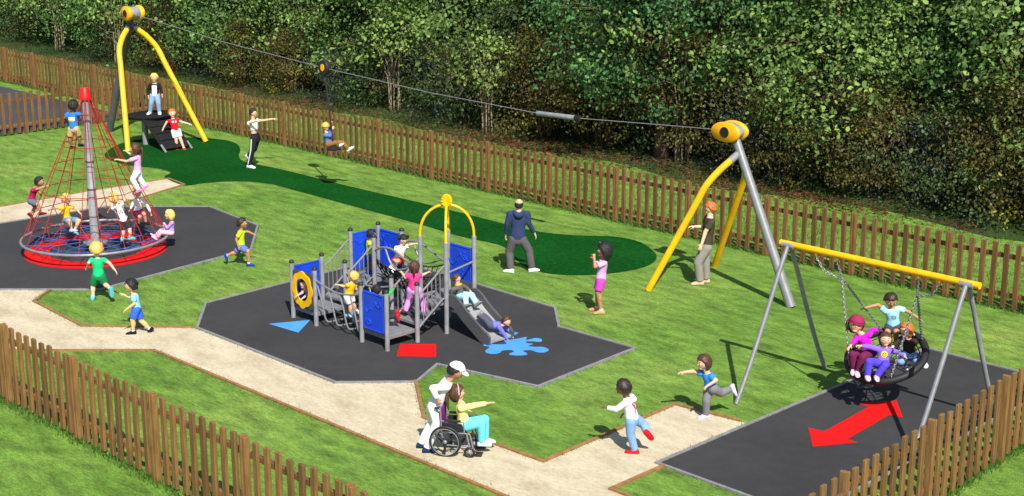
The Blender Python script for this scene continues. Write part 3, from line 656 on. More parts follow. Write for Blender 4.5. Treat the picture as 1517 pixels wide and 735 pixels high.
# charcoal panel with a yellow flower ring
fc = V((XA+XB)/2, Y0-.01, .62); FW, FH = .59, .68
bmh = MB(); NN = 40; outer = []; inner = []
for i in range(NN):
    a = 2*PI*i/NN; ca, sa = math.cos(a), math.sin(a); k = min(FW/2/max(abs(ca), 1e-6), FH/2/max(abs(sa), 1e-6)); outer.append((ca*k, sa*k)); inner.append((ca*.19, sa*.23))
vs = [fc+X_*p[0]+Z_*p[1]+Y_*y for y in (-.012, .012) for p in outer+inner]; fs = []
for i in range(NN):
    j = (i+1) % NN
    fs += [(i, j, NN+j, NN+i), (2*NN+i, 3*NN+i, 3*NN+j, 2*NN+j), (NN+i, NN+j, 3*NN+j, 3*NN+i), (j, i, 2*NN+i, 2*NN+j)]
bmh.add(vs, fs); fp = bmh.build('window_panel', m_dpanel, pu, smooth=False)
fl = MB(); vs = []; fs = []
for i in range(NN*2):
    a = 2*PI*i/(NN*2); ro = .275+.03*abs(math.cos(a*4)); ri = .185
    for y, r in ((-.035, ri), (-.035, ro), (-.013, ro), (-.013, ri)): vs.append(fc+X_*(math.cos(a)*r)+Z_*(math.sin(a)*r*1.16)+Y_*y)
for i in range(NN*2):
    j = (i+1) % (NN*2)
    for q in range(4): fs.append((4*i+q, 4*j+q, 4*j+(q+1) % 4, 4*i+(q+1) % 4))
fl.add(vs, fs).build('flower_frame', m_yel, fp)
# stairs with bar railings
def stair(x0, x1, y0, y1, za, zb, n=3):
    t = MB()
    for k in range(n):
        f = (k+.5)/n; t.box(((x0+x1)/2, y0+(y1-y0)*f, za+(zb-za)*f), (x1-x0-.08, (y1-y0)/n*.9, .04))
    t.build('stair', m_deck, pu, smooth=False)
    for x in (x0, x1):
        r = MB(); zt0, zt1 = za+.62, zb+.62; b0, b1 = za+.05, zb+.05
        a0, a1 = V(x, y0+.05, 0), V(x, y1-.05, 0)
        P = lambda f, z: a0.lerp(a1, f)+Z_*z
        r.tube(bez([P(0, zt0-.02), P(.12, zt0+.03), P(.5, (zt0+zt1)/2), P(.86, zt1-.02), P(1, zt1+.03)], 4), .018, n=8)
        r.tube([P(0, b0-.04), P(.06, b0), P(.94, b1), P(1, b1)], .018, n=8)
        for k in range(1, 6):
            f = k/6; r.tube([P(f, b0+(b1-b0)*f), P(f, zt0+(zt1-zt0)*f)], .0095, n=6)
        r.build('railing', m_galv, pu)
stair(XA, XB, Y1, Y2, DA, DB); stair(XC, XD, Y1, Y2, DC, DD)
# stepping bridge A - C
for y in (Y0, Y1):
    h = MB(); h.tube(bez([V(XB, y, .88), V((XB*3+XC)/4, y, .80), V((XB+XC)/2, y, .76), V((XB+XC*3)/4, y, .80), V(XC, y, .88)], 5), .019, n=8)
    h.build('handrail', m_galv, pu)
for k in range(4):
    x = XB+(XC-XB)*(k+.6)/4.2
    s = MB(); s.tube(bez([V(x-.12, Y0, .78), V(x-.03, Y0+.02, .5), V(x+.05, Y0+.04, .17), V(x+.09, Y0+.16, .12), V(x+.09, Y1-.16, .12), V(x+.05, Y1-.04, .17), V(x-.03, Y1-.02, .5), V(x-.12, Y1, .78)], 4), .016, n=8)
    s.build('step_stirrup', m_galv, pu)
# net bridge B - D with wavy rails
for y, s in ((Y2, 0), (Y3, .0)):
    r = MB()
    r.tube(bez([V(XB, y, 1.16), V(XB+.25, y, 1.27), V(XB+.55, y, 1.28), V(XB+.9, y, 1.16), V(XC-.08, y, 1.06), V(XC, y, 1.05)], 6), .020, n=8)
    r.tube(bez([V(XB+.33, y, 1.28), V(XB+.45, y, 1.05), V(XB+.62, y, .93), V(XB+.85, y, .97), V(XC-.2, y, 1.07), V(XC, y, 1.08)], 6), .018, n=8)
    r.build('wavy_rail', m_galv, pu)
nb = MB()
def npnt(u, v):
    z = DB+(DD-DB)*u-.16*math.sin(PI*u); y = Y2+.03+(Y3-Y2-.06)*v; return V(XB+(XC-XB)*u, y, z+.42*abs(2*v-1)**2)
for i in range(11): nb.tube([npnt(i/10, v/8) for v in range(9)], .013, n=4)
for j in range(9): nb.tube([npnt(u/10, j/8) for u in range(11)], .013, n=4)
for i in range(10):
    for j in range(0, 8, 2): nb.tube([npnt(i/10, j/8), npnt((i+1)/10, (j+1)/8)], .011, n=4)
nb.build('net_bridge', m_net, pu)
# arches
top = V((XC+XD)/2, (Y2+Y3)/2, 2.27)
def arch(p, q):
    p, q = V(*p, 1.66), V(*q, 1.66); pts = []
    for i in range(25):
        a = PI*i/24; m_ = (p+q)/2; hw = (p-q)/2; pts.append(m_+hw*math.cos(a)+Z_*(.60*math.sin(a)**.85))
    return MB().tube(pts, .025, n=10).build('arch', m_yel, pu)
arch((XC, Y2), (XD, Y3)); arch((XD, Y2), (XC, Y3))
fin = MB(); nd = (CF*-1)
ro = Vector((nd.y, -nd.x, 0)).normalized()
fin.prism([(math.cos(2*PI*i/48)*(.112+.010*math.cos(16*PI*i/24)), math.sin(2*PI*i/48)*(.112+.010*math.cos(16*PI*i/24))) for i in range(48)], -.02, .02, (X_, Z_, -Y_), top+Z_*.06)
fin.prism([(math.cos(2*PI*i/48)*(.112+.010*math.cos(16*PI*i/24)), math.sin(2*PI*i/48)*(.112+.010*math.cos(16*PI*i/24))) for i in range(48)], -.025, .025, (Y_, Z_, X_), top+Z_*.06)
fin.build('flower_finial', m_yel, pu, smooth=False)
MB().tube([V(XD, Y2, 1.12), V(XD, Y3, 1.22)], .019, n=8).build('slide_bar', m_galv, pu)
# slide
sl = [V(XD-.03, 0, DD+.005), V(XD+.16, 0, DD-.03), V(XD+.40, 0, DD-.21), V(XD+.66, 0, .25), V(XD+.88, 0, .12), V(XD+1.04, 0, .085)]
sl = bez(sl, 6); yc = (Y2+Y3)/2; hw = .25
sd_ = MB(); prof = []
for p in sl: sd_.v += []
vs = []; fs = []; n = len(sl); K = 7
for i, p in enumerate(sl):
    t = (sl[min(i+1, n-1)]-sl[max(i-1, 0)]).normalized(); nn = Vector((-t.z, 0, t.x)); nn = nn if nn.z > 0 else -nn
    for y, h in ((-hw-.0, .0), (-hw+.07, -.02), (0, -.03), (hw-.07, -.02), (hw, .0), (hw, -.05), (-hw, -.05)): vs.append(p+Y_*(yc+y)+nn*h)
for i in range(n-1):
    for k in range(K): fs.append((i*K+k, i*K+(k+1) % K, (i+1)*K+(k+1) % K, (i+1)*K+k))
fs += [tuple(range(K)), tuple(range((n-1)*K, n*K))]
slide = MB().add(vs, fs).build('slide', mat('slide_chute', (.27, .272, .28), .4, .15, 6), pu)
for s in (-1, 1):
    vs = []; fs = []
    for i, p in enumerate(sl):
        t = (sl[min(i+1, n-1)]-sl[max(i-1, 0)]).normalized(); nn = Vector((-t.z, 0, t.x)); nn = nn if nn.z > 0 else -nn
        hh = .13*min(1, .5+i/6)*min(1, .55+(n-1-i)/6)
        for y, h in ((0, -.1), (.045, -.1), (.045, hh), (0, hh)): vs.append(p+Y_*(yc+s*(hw+.002+y))+nn*h)
    for i in range(n-1):
        for k in range(4): fs.append((i*4+k, i*4+(k+1) % 4, (i+1)*4+(k+1) % 4, (i+1)*4+k))
    fs += [(0, 1, 2, 3), tuple((n-1)*4+q for q in range(4))]
    MB().add(vs, fs).build('slide_side', m_dgrey, slide, angle=50)

# ---------------------------------------------------------------- basket swing
sw = thing('swing_frame', (-12, 19.4, 0), 'basket swing frame with yellow top bar and grey curved legs', 'swing frame')
BX0, BX1, BY, BZ = -13.68, -10.22, 19.42, 2.36
MB().tube([V(BX0, BY, BZ), V(BX1, BY, BZ)], .052, n=16).build('top_bar', m_yel, sw)
for bx in (-13.52, -10.42):
    MB().tube([V(bx-.11, BY, BZ-.012), V(bx+.11, BY, BZ-.012)], .06, n=16).build('leg_bracket', m_grey, sw)
    for s, yf in ((-1, 18.2), (1, 20.62)):
        yt = BY+s*.04
        pts = bez([V(bx, yt, BZ-.03), V(bx, yt+(yf-yt)*.16, BZ*.83), V(bx, yt+(yf-yt)*.45, BZ*.52), V(bx, yt+(yf-yt)*.75, BZ*.22), V(bx, yf, 0)], 5)
        MB().tube(pts, .037, n=14).build('leg', m_galv if s < 0 else m_grey, sw)
SCN = PX(1313, 527, -11.95); up = (Matrix.Rotation(math.radians(9), 3, 'X') @ (V(-11.95, BY, BZ)-SCN)).normalized(); sxv = X_; syv = up.cross(sxv).normalized()
bs = thing('basket_seat', SCN, 'round black rope basket seat swinging from chains under the yellow bar', 'swing seat')
RB = .60
cp = lambda r, n=48, dz=0: [SCN+sxv*(r*math.cos(2*PI*i/n))+syv*(r*math.sin(2*PI*i/n))+up*dz for i in range(n)]
MB().tube(cp(RB), .06, n=12, closed=True).build('rim', m_black, bs)
bm_ = MB()
for r, dz in ((.1, -.12), (.2, -.11), (.3, -.10), (.4, -.075), (.5, -.035)): bm_.tube(cp(r, 32, dz), .009, n=4, closed=True)
for k in range(16):
    a = 2*PI*k/16; d = sxv*math.cos(a)+syv*math.sin(a)
    bm_.tube([SCN+d*.04-up*.12, SCN+d*.25-up*.105, SCN+d*.45-up*.055, SCN+d*.58], .010, n=4)
bm_.build('net', m_net, bs)
for bxs, sg in (((-13.0, -12.62), -1), ((-11.2, -10.86), 1)):
    tops = [V(x, BY, BZ-.09) for x in bxs]; inner = tops[1] if sg < 0 else tops[0]; outer_ = tops[0] if sg < 0 else tops[1]
    for t_ in tops: MB().ell(t_+Z_*.035, (.035, .03, .045)).build('swivel', m_org, sw)
    kn = inner.lerp(SCN+sxv*sg*.45, .20)+Z_*.0
    for a2 in (.95, -.95):
        e = SCN+sxv*(sg*RB*math.cos(a2))+syv*(RB*math.sin(a2)); c_ = MB(); chain(c_, kn, e, .055, .008); c_.build('chain', m_galv, bs)
    c_ = MB(); chain(c_, inner, kn, .055, .008)
    mid = (outer_+kn)/2-Z_*.10; pts = bez([outer_, outer_.lerp(mid, .5)-Z_*.06, mid, kn], 2)
    for a_, b_ in zip(pts[:-1], pts[1:]): chain(c_, a_, b_, .055, .008)
    c_.build('hanger_chain', m_galv, bs)

# ---------------------------------------------------------------- wheelchair
W0 = G(660, 677); WF = (G(694.5, 679.5)-W0).normalized(); WL = Vector((-WF.y, WF.x, 0))
WR = .235; WW = .40
wc = thing('wheelchair', W0+WL*WW/2, 'black wheelchair with three spoke wheels and purple backrest on the sandy path', 'wheelchair')
ax = (WF, Z_, -WL)
for off in (0, WW):
    c = W0+WL*off+Z_*WR
    wh = MB().tube([c+WF*(math.cos(2*PI*i/40)*WR*.93)+Z_*(math.sin(2*PI*i/40)*WR*.93) for i in range(40)], .017, n=8, closed=True).build('wheel', m_black, wc)
    spk = MB()
    for k in range(3):
        a = .45+2*PI*k/3; spk.tube([c, c+WF*(math.cos(a)*WR*.92)+Z_*(math.sin(a)*WR*.92)], [.024, .014], n=8)
    spk.build('spokes', m_black, wh); MB().ell(c-WL*(.02 if off == 0 else -.02), (.03, .03, .02), ax).build('hub', m_galv, wh)
    c2 = c+(-WL if off == 0 else WL)*.03
    MB().tube([c2+WF*(math.cos(2*PI*i/40)*WR*.84)+Z_*(math.sin(2*PI*i/40)*WR*.84) for i in range(40)], .007, n=6, closed=True).build('push_rim', m_galv, wh)
CF_ = .345; CRr = .082
for off in (.03, WW-.03):
    c = W0+WL*off+WF*CF_+Z_*CRr
    cw = MB().tube([c+WF*(math.cos(2*PI*i/24)*CRr*.78)+Z_*(math.sin(2*PI*i/24)*CRr*.78) for i in range(24)], .02, n=8, closed=True).build('caster', m_black, wc)
    k_ = MB(); k_.ell(c, (.03, .03, .025), ax)
    for q in range(4): k_.tube([c, c+WF*math.cos(q*PI/2+.4)*CRr*.75+Z_*math.sin(q*PI/2+.4)*CRr*.75], .009, n=5)
    k_.build('caster_hub', m_galv, cw)
fr = MB(); SH = .36
for off in (.035, WW-.035):
    b = W0+WL*off; q = lambda f, z: b+WF*f+Z_*z
    fr.tube(bez([q(-.13, .72), q(-.09, .715), q(-.075, .66), q(-.06, SH), q(-.04, .16)], 4), .011, n=8)
    fr.tube(bez([q(-.05, SH), q(.30, SH), q(.355, SH-.03), q(.40, .12), q(.43, .07)], 4), .011, n=8)
    fr.tube([q(-.04, .17), q(.36, .17)], .011, n=8); fr.tube([q(.345, .08+CRr), q(.30, SH)], .013, n=8)
    fr.tube(bez([q(-.06, .53), q(.22, .53), q(.26, .51), q(.27, SH)], 4), .010, n=8)
fr.tube([W0+WL*.04+WF*.1+Z_*.17, W0+WL*(WW-.04)+WF*.1+Z_*SH], .01, n=6); fr.tube([W0+WL*.04+WF*.1+Z_*SH, W0+WL*(WW-.04)+WF*.1+Z_*.17], .01, n=6)
fr.build('frame', m_galv, wc)
for off in (.035, WW-.035):
    b = W0+WL*off
    MB().box(b+WF*.10+Z_*.545, (.24, .035, .028), (WF, WL, Z_)).build('armrest', m_black, wc, bevel=.008)
    MB().box(b+WF*.10+Z_*.44, (.27, .012, .13), (WF, WL, Z_)).build('side_guard', m_black, wc, bevel=.005)
    MB().tube([b+WF*-.16+Z_*.722, b+WF*-.09+Z_*.715], .018, n=8).build('push_handle', m_black, wc)
    MB().box(b+WF*.46+Z_*.055+WL*(.05 if off < .1 else -.05), (.13, .11, .015), (WF, WL, Z_)).build('footplate', m_black, wc, bevel=.004)
MB().box(W0+WL*WW/2+WF*.11+Z_*(SH+.01), (.34, WW-.09, .03), (WF, WL, Z_)).build('seat', m_black, wc, bevel=.01)
MB().box(W0+WL*WW/2+WF*-.075+Z_*.54, (.025, WW-.08, .33), (WF, WL, Z_)).build('backrest', mat('purple_cloth', (.19, .012, .20), .8, .2, 8, bump=.3), wc, bevel=.01)
# ---------------------------------------------------------------- people
SK = {'light': mat('skin_light', (.62, .36, .23), .55, .06, 6), 'pale': mat('skin_pale', (.68, .44, .31), .55, .06, 6), 'tan': mat('skin_tan', (.40, .20, .105), .55, .06, 6), 'brown': mat('skin_brown', (.17, .078, .042), .55, .06, 6), 'yellow': mat('skin_warm', (.64, .40, .20), .55, .06, 6)}
HR = {'black': mat('hair_black', (.012, .011, .012), .6, .3, 20, bump=.6), 'brown': mat('hair_brown', (.070, .032, .016), .5, .3, 20, bump=.4), 'blond': mat('hair_blond', (.62, .40, .10), .5, .2, 20, bump=.4), 'yellow': mat('hair_yellow', (.72, .55, .12), .5, .2, 20, bump=.4), 'ginger': mat('hair_ginger', (.48, .13, .022), .5, .25, 20, bump=.4), 'dark': mat('hair_dark', (.028, .018, .014), .5, .3, 20, bump=.4)}
def cloth(name, c, var=.10): return mat('cloth_'+name, c, .85, var, 5, bump=.55, bscale=9, spec=.15)
m_eye = mat('eye_white', (.75, .75, .75), .3, .02, 5); m_iris = mat('eye_dark', (.03, .018, .012), .3, .02, 5); m_lip = mat('lips', (.42, .10, .085), .5, .05, 5)
QUEUE = []; DECALS = []
def capsule(mb, p0, r0, p1, r1, f0=False, f1=False, n=12):
    p0, p1 = Vector(p0), Vector(p1); d = (p1-p0)
    if d.length < 1e-5: return
    d.normalize(); pts = []; rs = []
    if not f0:
        for a in (80, 55, 28): pts.append(p0-d*r0*math.sin(math.radians(a))); rs.append(r0*math.cos(math.radians(a)))
    pts += [p0, p1]; rs += [r0, r1]
    if not f1:
        for a in (28, 55, 80): pts.append(p1+d*r1*math.sin(math.radians(a))); rs.append(r1*math.cos(math.radians(a)))
    mb.tube(pts, rs, n=n)
def smooth01(x): x = max(0, min(1, x)); return x*x*(3-2*x)
STY = {'short': [(-1, -.62), (-.3, -.5), (0, -.08), (.35, .22), (.6, .50), (1, .55)],
       'fringe': [(-1, -.75), (-.3, -.6), (0, -.25), (.35, .05), (.6, .28), (1, .30)],
       'bob': [(-1, -1.1), (-.2, -1.0), (.1, -.75), (.32, -.2), (.5, .25), (.7, .42), (1, .45)],
       'long': [(-1, -1.1), (-.2, -1.0), (.05, -.75), (.3, -.2), (.5, .3), (.7, .50), (1, .55)],
       'buzz': [(-1, -.55), (-.3, -.45), (0, .0), (.35, .3), (.6, .52), (1, .58)]}
def zmin(style, y):
    P = STY[style]
    for (a, b), (c, d) in zip(P[:-1], P[1:]):
        if y <= c: return b+(d-b)*(y-a)/(c-a)
    return P[-1][1]
def hair_part(mb, hc, ax, r, style, vol=1.10, seed=0, amp=.05, freq=3.2):
    drop = 1.18 if style in ('bob', 'long') else 1
    def fn(d, q):
        s = smooth01((d.z-zmin(style, d.y))/.2+.5)
        nz = mnoise.noise(Vector((d.x, d.y, d.z*.7))*freq+Vector((seed*3.1, 0, 0)))*amp+mnoise.noise(Vector((d.x*9, d.y*9, d.z*2.5+seed)))*amp*.5
        k = .80+s*(vol-.80+nz)
        z = q[2]*k
        if drop > 1 and d.z < 0: z *= drop
        return (q[0]*k, q[1]*k, z)
    mb.ell(hc, r, ax, 36, 24, fn=fn)
def person(label, at, b, fa, J, hh, skin, hair, style='short', top=None, bottom=None, shoes='white', hy=None, hp=0., hroll=0., adult=False, sock=None, pony=None, pigs=False, cap=None, vol=1.12, amp=.10, curl=(.45, .45), toe=None, up=None, fat=1.0, group='children and grown ups in the playground', hem=-.10, barewaist=False, R0=None):
    at = Vector(at); D0 = at.dot(CF)
    P = {}
    for k, q in J.items(): P[k] = Vector(q) if isinstance(q, Vector) else PD(q[0], q[1], D0+(q[2] if len(q) > 2 else 0))
    root = thing('person', at, label, 'person', group)
    nk, pv, hd = P['nk'], P['pv'], P['hd']
    u = (nk-pv); TL = u.length; u.normalize()
    fdir = CR*math.cos(math.radians(fa))+CF*math.sin(math.radians(fa)); R = fdir.cross(Z_)
    if R0: R = R0
    R = (R-u*R.dot(u)).normalized(); F = u.cross(R).normalized()
    sw_ = .112 if adult else .094
    shL, shR = nk-R*sw_*b-u*.035*b, nk+R*sw_*b-u*.035*b
    hpL, hpR = pv-R*.047*b-u*.015*b, pv+R*.047*b-u*.015*b
    k_ = fat*(1.0 if adult else 1.05)
    sk = SK[skin]
    # head frame
    ha = math.radians(fa if hy is None else hy); hF = CR*math.cos(ha)+CF*math.sin(ha); p_ = math.radians(hp)
    hR = hF.cross(Z_).normalized(); hF2 = (hF*math.cos(p_)-Z_*math.sin(p_)).normalized(); hU = hR.cross(hF2).normalized()
    if hroll:
        q = Matrix.Rotation(math.radians(hroll), 3, hF2); hR = q @ hR; hU = q @ hU
    dcam = hd.dot(CF)*math.cos(TH)+(CH-hd.z)*math.sin(TH); Hh = hh*dcam/FPX
    az = Hh*.46; axx = Hh*(.365 if adult else .40); ay = Hh*.43; hax = (hR, hF2, hU); hc = hd-hU*Hh*.015
    H_ = lambda x, y, z: hc+hR*axx*x+hF2*ay*y+hU*az*z
    # ---- body
    B = MB()
    def skull(d, q):
        x, y, z = q
        if d.z < 0: t = -d.z; x *= 1-.30*t**1.6; y *= 1-.10*t; 
        if d.y > 0 and d.z < 0: y *= 1+.06*math.sin(PI*-d.z)
        return (x, y, z)
    B.ell(hc, (axx, ay, az), hax, 24, 16, fn=skull)
    B.ell(H_(0, .97, -.12), (axx*.15, ay*.17, az*.15), hax, 8, 6)                       # nose
    for s in (-1, 1): B.ell(H_(.97*s, -.05, -.08), (axx*.13, ay*.17, az*.22), hax, 8, 6)  # ears
    B.ell(H_(0, .70, -.70), (axx*.36, ay*.22, az*.22), hax, 8, 6)                        # chin
    capsule(B, nk-u*.02*b, .040*b*k_, hc-hU*az*.55, .033*b*k_)
    tors = [(-.10, .060, .050), (-.02, .079, .064), (.12, .080, .064), (.40, .070, .055), (.68, .081, .060), (.86, .080, .053), (.97, .052, .042), (1.02, .034, .034)]
    wid = 1.12 if adult else 1.0
    def tsec(f, g=0.0, tmin=-1, tmax=2):
        out = []
        for t, rx, ry in tors:
            if t < tmin or t > tmax: continue
            out.append((pv+u*TL*t, R*(rx*b*k_*wid*f+g), F*(ry*b*k_*f+g)))
        return out
    B.loft(tsec(1.0))
    arms = {}
    for sd_n, sh in (('L', shL), ('R', shR)):
        e, w_ = P['e'+sd_n], P['w'+sd_n]; arms[sd_n] = (sh, e, w_)
        capsule(B, sh, .034*b*k_, e, .025*b*k_); capsule(B, e, .026*b*k_, w_, .018*b*k_)
        capsule(B, sh, .034*b*k_, nk-u*.05*b, .038*b*k_)
        # hand: palm, four unequal bent fingers, thumb off the side
        d = (w_-e).normalized(); side = d.cross(Z_); side = (side if side.length > .25 else d.cross(F)).normalized()
        if side.dot(F) < 0 and abs(d.z) > .75: side = -side
        nrm = d.cross(side).normalized(); nrm = nrm if nrm.z < 0 else -nrm
        if abs(d.z) > .75: nrm = (R if sd_n == 'L' else -R); nrm = (nrm-d*nrm.dot(d)).normalized(); side = d.cross(nrm).normalized()
        hs = b*(.95 if adult else 1.05); pc = w_+d*.030*hs
        B.ell(pc, (.021*hs, .034*hs, .012*hs), (side, d, nrm), 10, 8)
        cu = curl[0] if sd_n == 'L' else curl[1]
        for k, ln in enumerate((.036, .042, .039, .030)):
            o_ = (k-1.5)*.0115*hs; p0 = pc+d*.022*hs+side*o_; dd = (d+side*(k-1.5)*.10).normalized()
            d1 = (dd*math.cos(cu*.7)+nrm*math.sin(cu*.7)); d2 = (dd*math.cos(cu*1.8)+nrm*math.sin(cu*1.8))
            p1 = p0+d1*ln*.55*hs; p2 = p1+d2*ln*.5*hs
            capsule(B, p0, .0066*hs, p1, .0062*hs, n=8); capsule(B, p1, .0062*hs, p2, .0052*hs, n=8)
        ts = side if sd_n == 'R' else -side
        if ts.dot(F) < 0: ts = -ts
        t0 = w_+d*.014*hs+ts*.014*hs; t1 = t0+(d*.55+ts*.75+nrm*.3).normalized()*.024*hs; t2 = t1+(d*.95+ts*.25+nrm*.4).normalized()*.02*hs
        capsule(B, t0, .0085*hs, t1, .0072*hs, n=8); capsule(B, t1, .0072*hs, t2, .006*hs, n=8)
    legs = {}
    for sd_n, hpj in (('L', hpL), ('R', hpR)):
        kn, an = P['k'+sd_n].copy(), P['a'+sd_n].copy()
        if abs(an.z-at.z-.045*b) < .11*b and not (toe and toe.get(sd_n+'free')): an.z = at.z+.045*b
        legs[sd_n] = (hpj, kn, an)
        capsule(B, hpj, .060*b*k_, kn, .041*b*k_); capsule(B, kn, .040*b*k_, an, .025*b*k_)
        sdv = (an-kn).normalized(); bk = (-F+sdv*F.dot(sdv)); bk = bk.normalized() if bk.length > .05 else -F
        B.ell(kn.lerp(an, .28)+bk*.008*b, (.040*b*k_, .040*b*k_, .085*b), (*ortho(sdv)[:2], sdv), 10, 8)
        # foot
        if abs(an.z-at.z-.045*b) < .002: fu = Z_.copy()
        else: fu = (kn-an).normalized()
        fv = fdir
        if toe and sd_n in toe: tx = toe[sd_n]; fv = (CR*tx[0]+Z_*tx[1]+CF*(tx[2] if len(tx) > 2 else 0)).normalized(); 
        ff = fv-fu*fv.dot(fu); ff = ff.normalized() if ff.length > .1 else F
        fr_ = ff.cross(fu).normalized()
        capsule(B, an-fu*.015*b, .024*b, an-fu*.025*b+ff*.06*b, .017*b)
        S_ = MB(); secs = []
        fs_ = b*(.92 if adult else 1.08)
        base = an-fu*.045*b
        for y, wd, h in ((-.050, .012, .030), (-.046, .024, .046), (-.030, .032, .062), (0, .034, .070), (.03, .034, .058), (.065, .037, .042), (.095, .034, .032), (.113, .022, .024), (.119, .010, .016)):
            secs.append((base+ff*y*fs_+fu*h*.5*fs_, fr_*wd*fs_, fu*h*.5*fs_))
        n_ = 14; vs = []
        for c, RR_, UU in secs:
            for j in range(n_):
                a = 2*PI*j/n_; ca, sa = math.cos(a), math.sin(a); sg = lambda v: math.copysign(abs(v)**.7, v)
                vs.append(c+RR_*sg(ca)+UU*(sg(sa) if sa > 0 else math.copysign(abs(sa)**.35, sa)))
        fs2 = [(i*n_+j, i*n_+(j+1) % n_, (i+1)*n_+(j+1) % n_, (i+1)*n_+j) for i in range(len(secs)-1) for j in range(n_)]+[tuple(range(n_-1, -1, -1)), tuple(range((len(secs)-1)*n_, len(secs)*n_))]
        S_.add(vs, fs2); S_.build('shoe', shoes if not isinstance(shoes, str) else cloth(shoes, COLS[shoes], .05), root, angle=70)
        if sock is not None:
            sh_ = MB(); sh_.tube([an+fu*.0*b, an.lerp(kn, .13)], [.031*b, .031*b*k_], n=12); sh_.build('sock', cloth('sock_'+sock, COLS[sock], .05), root)
    QUEUE.append((B, .0085 if not adult else .0095, 3, 'body', sk, root))
    # ---- clothes
    if top:
        tm, sl = top[0], top[1]; C = MB(); g = .009*b
        C.loft(tsec(1.06, g*.8, hem if not barewaist else .3, .9)+[(pv+u*TL*.985, R*.056*b*wid*k_, F*.048*b*k_)])
        for sd_n in 'LR':
            sh, e, w_ = arms[sd_n]; r = .034*b*k_+g
            capsule(C, sh, r, nk-u*.055*b, .040*b*k_+g*.6)
            if sl == 'l': capsule(C, sh, r, e, .027*b*k_+g); capsule(C, e, .027*b*k_+g, e.lerp(w_, .93), .021*b*k_+g*.8, f1=True)
            elif sl == 's': capsule(C, sh, r, sh.lerp(e, .62), r*1.02, f1=True)
        QUEUE.append((C, .010*max(1, b/1.2), 3, 'top', tm, root))
    if bottom:
        bm_, ln = bottom[0], bottom[1]; C = MB(); g = .009*b
        C.loft([(pv-u*.088*b, R*.050*b*k_, F*.050*b*k_), (pv-u*.06*b, R*.068*b*k_, F*.066*b*k_), (pv-u*.028*b, R*.078*b*k_, F*.072*b*k_)]+[(c, r_*1.04+r_.normalized()*g*.6, f_*1.04+f_.normalized()*g*.6) for c, r_, f_ in tsec(1.0, 0, -.05, .20)]+[(pv+u*TL*.24, R*(.077*b*k_*wid+g), F*(.061*b*k_+g))])
        for sd_n in 'LR':
            h_, kn, an = legs[sd_n]
            if ln == 'l':
                capsule(C, h_, .061*b*k_+g, kn, .043*b*k_+g*1.4); capsule(C, kn, .043*b*k_+g*1.4, kn.lerp(an, .97), (.034*b*k_+g) if len(bottom) < 3 else bottom[2]*b, f1=True)
            elif ln == 's': capsule(C, h_, .062*b*k_+g, h_.lerp(kn, .80), .054*b*k_+g*1.6, f1=True)
        QUEUE.append((C, .010*max(1, b/1.2), 3, 'trousers' if ln == 'l' else 'shorts', bm_, root))
    # ---- face
    for s in (-1, 1):
        ye = .85; E_ = MB()
        E_.ell(H_(.37*s, ye, .02), (axx*.19, ay*.075, az*.155), hax, 12, 8, mi=0)
        E_.ell(H_(.36*s, ye+.05, .02), (axx*.115, ay*.045, az*.125), hax, 10, 6, mi=1); E_.build('eye', [m_eye, m_iris], root)
        MB().tube([H_(.18*s, .93, .22), H_(.37*s, .91, .29), H_(.56*s, .79, .23)], [Hh*.010, Hh*.016, Hh*.008], n=6, caps='round').build('eyebrow', HR[hair], root)
    MB().tube([H_(-.28, .86, -.40), H_(-.15, .925, -.46), H_(0, .945, -.48), H_(.15, .925, -.46), H_(.28, .86, -.40)], [Hh*.008, Hh*.017, Hh*.02, Hh*.017, Hh*.008], n=6, caps='round').build('mouth', m_lip, root)
    # ---- hair
    if style:
        hair_r = random.Random(int(hh*100)); h = MB(); hair_part(h, hc, hax, (axx*1.02, ay*1.02, az*1.02), style, vol, seed=int(b*1000+hh*10) % 17, amp=amp)
        if style in ('short', 'fringe', 'buzz') and not cap:     # loose locks break the outline
            for _ in range(46):
                dz = hair_r.uniform(-.5, 1); a_ = hair_r.uniform(0, 2*PI); q_ = math.sqrt(max(0, 1-dz*dz)); dx, dy = q_*math.cos(a_), q_*math.sin(a_)
                if dz < zmin(style, dy)+.06: continue
                k1 = vol-.03; p0 = hc+hR*dx*axx*k1+hF2*dy*ay*k1+hU*dz*az*k1; n0 = (hR*dx+hF2*dy+hU*dz).normalized()
                tg = (hU*-1+hF2*(.5 if dy > 0 else -.3)+hR*hair_r.uniform(-.5, .5)); tg = (tg-n0*tg.dot(n0)); tg = tg.normalized() if tg.length > .1 else hR
                L = Hh*hair_r.uniform(.10, .18); h.tube([p0-tg*L*.3-n0*Hh*.02, p0+n0*Hh*.012+tg*L*.3, p0+tg*L+n0*Hh*hair_r.uniform(-.01, .035)], [Hh*.02, Hh*.038, Hh*.006], n=6)
        if pony:
            st = H_(0, -1.0, .35 if pony == 'high' else .05); L = Hh*(1.0 if pony == 'high' else 1.1)
            h.tube(bez([st, st-hF2*Hh*.16-Z_*Hh*.05, st-hF2*Hh*.16-Z_*L*.5, st-hF2*Hh*.08-Z_*L], 5), [Hh*.06, Hh*.09, Hh*.11, Hh*.12, Hh*.12, Hh*.12, Hh*.12, Hh*.115, Hh*.11, Hh*.105, Hh*.10, Hh*.09, Hh*.08, Hh*.065, Hh*.045, Hh*.012], n=10)
        if pigs:
            for s in (-1, 1):
                h.ell(H_(1.22*s, -.1, .45), (axx*.35, ay*.35, az*.45), hax, 12, 8)
        h.build('hair', HR[hair], root, angle=180)
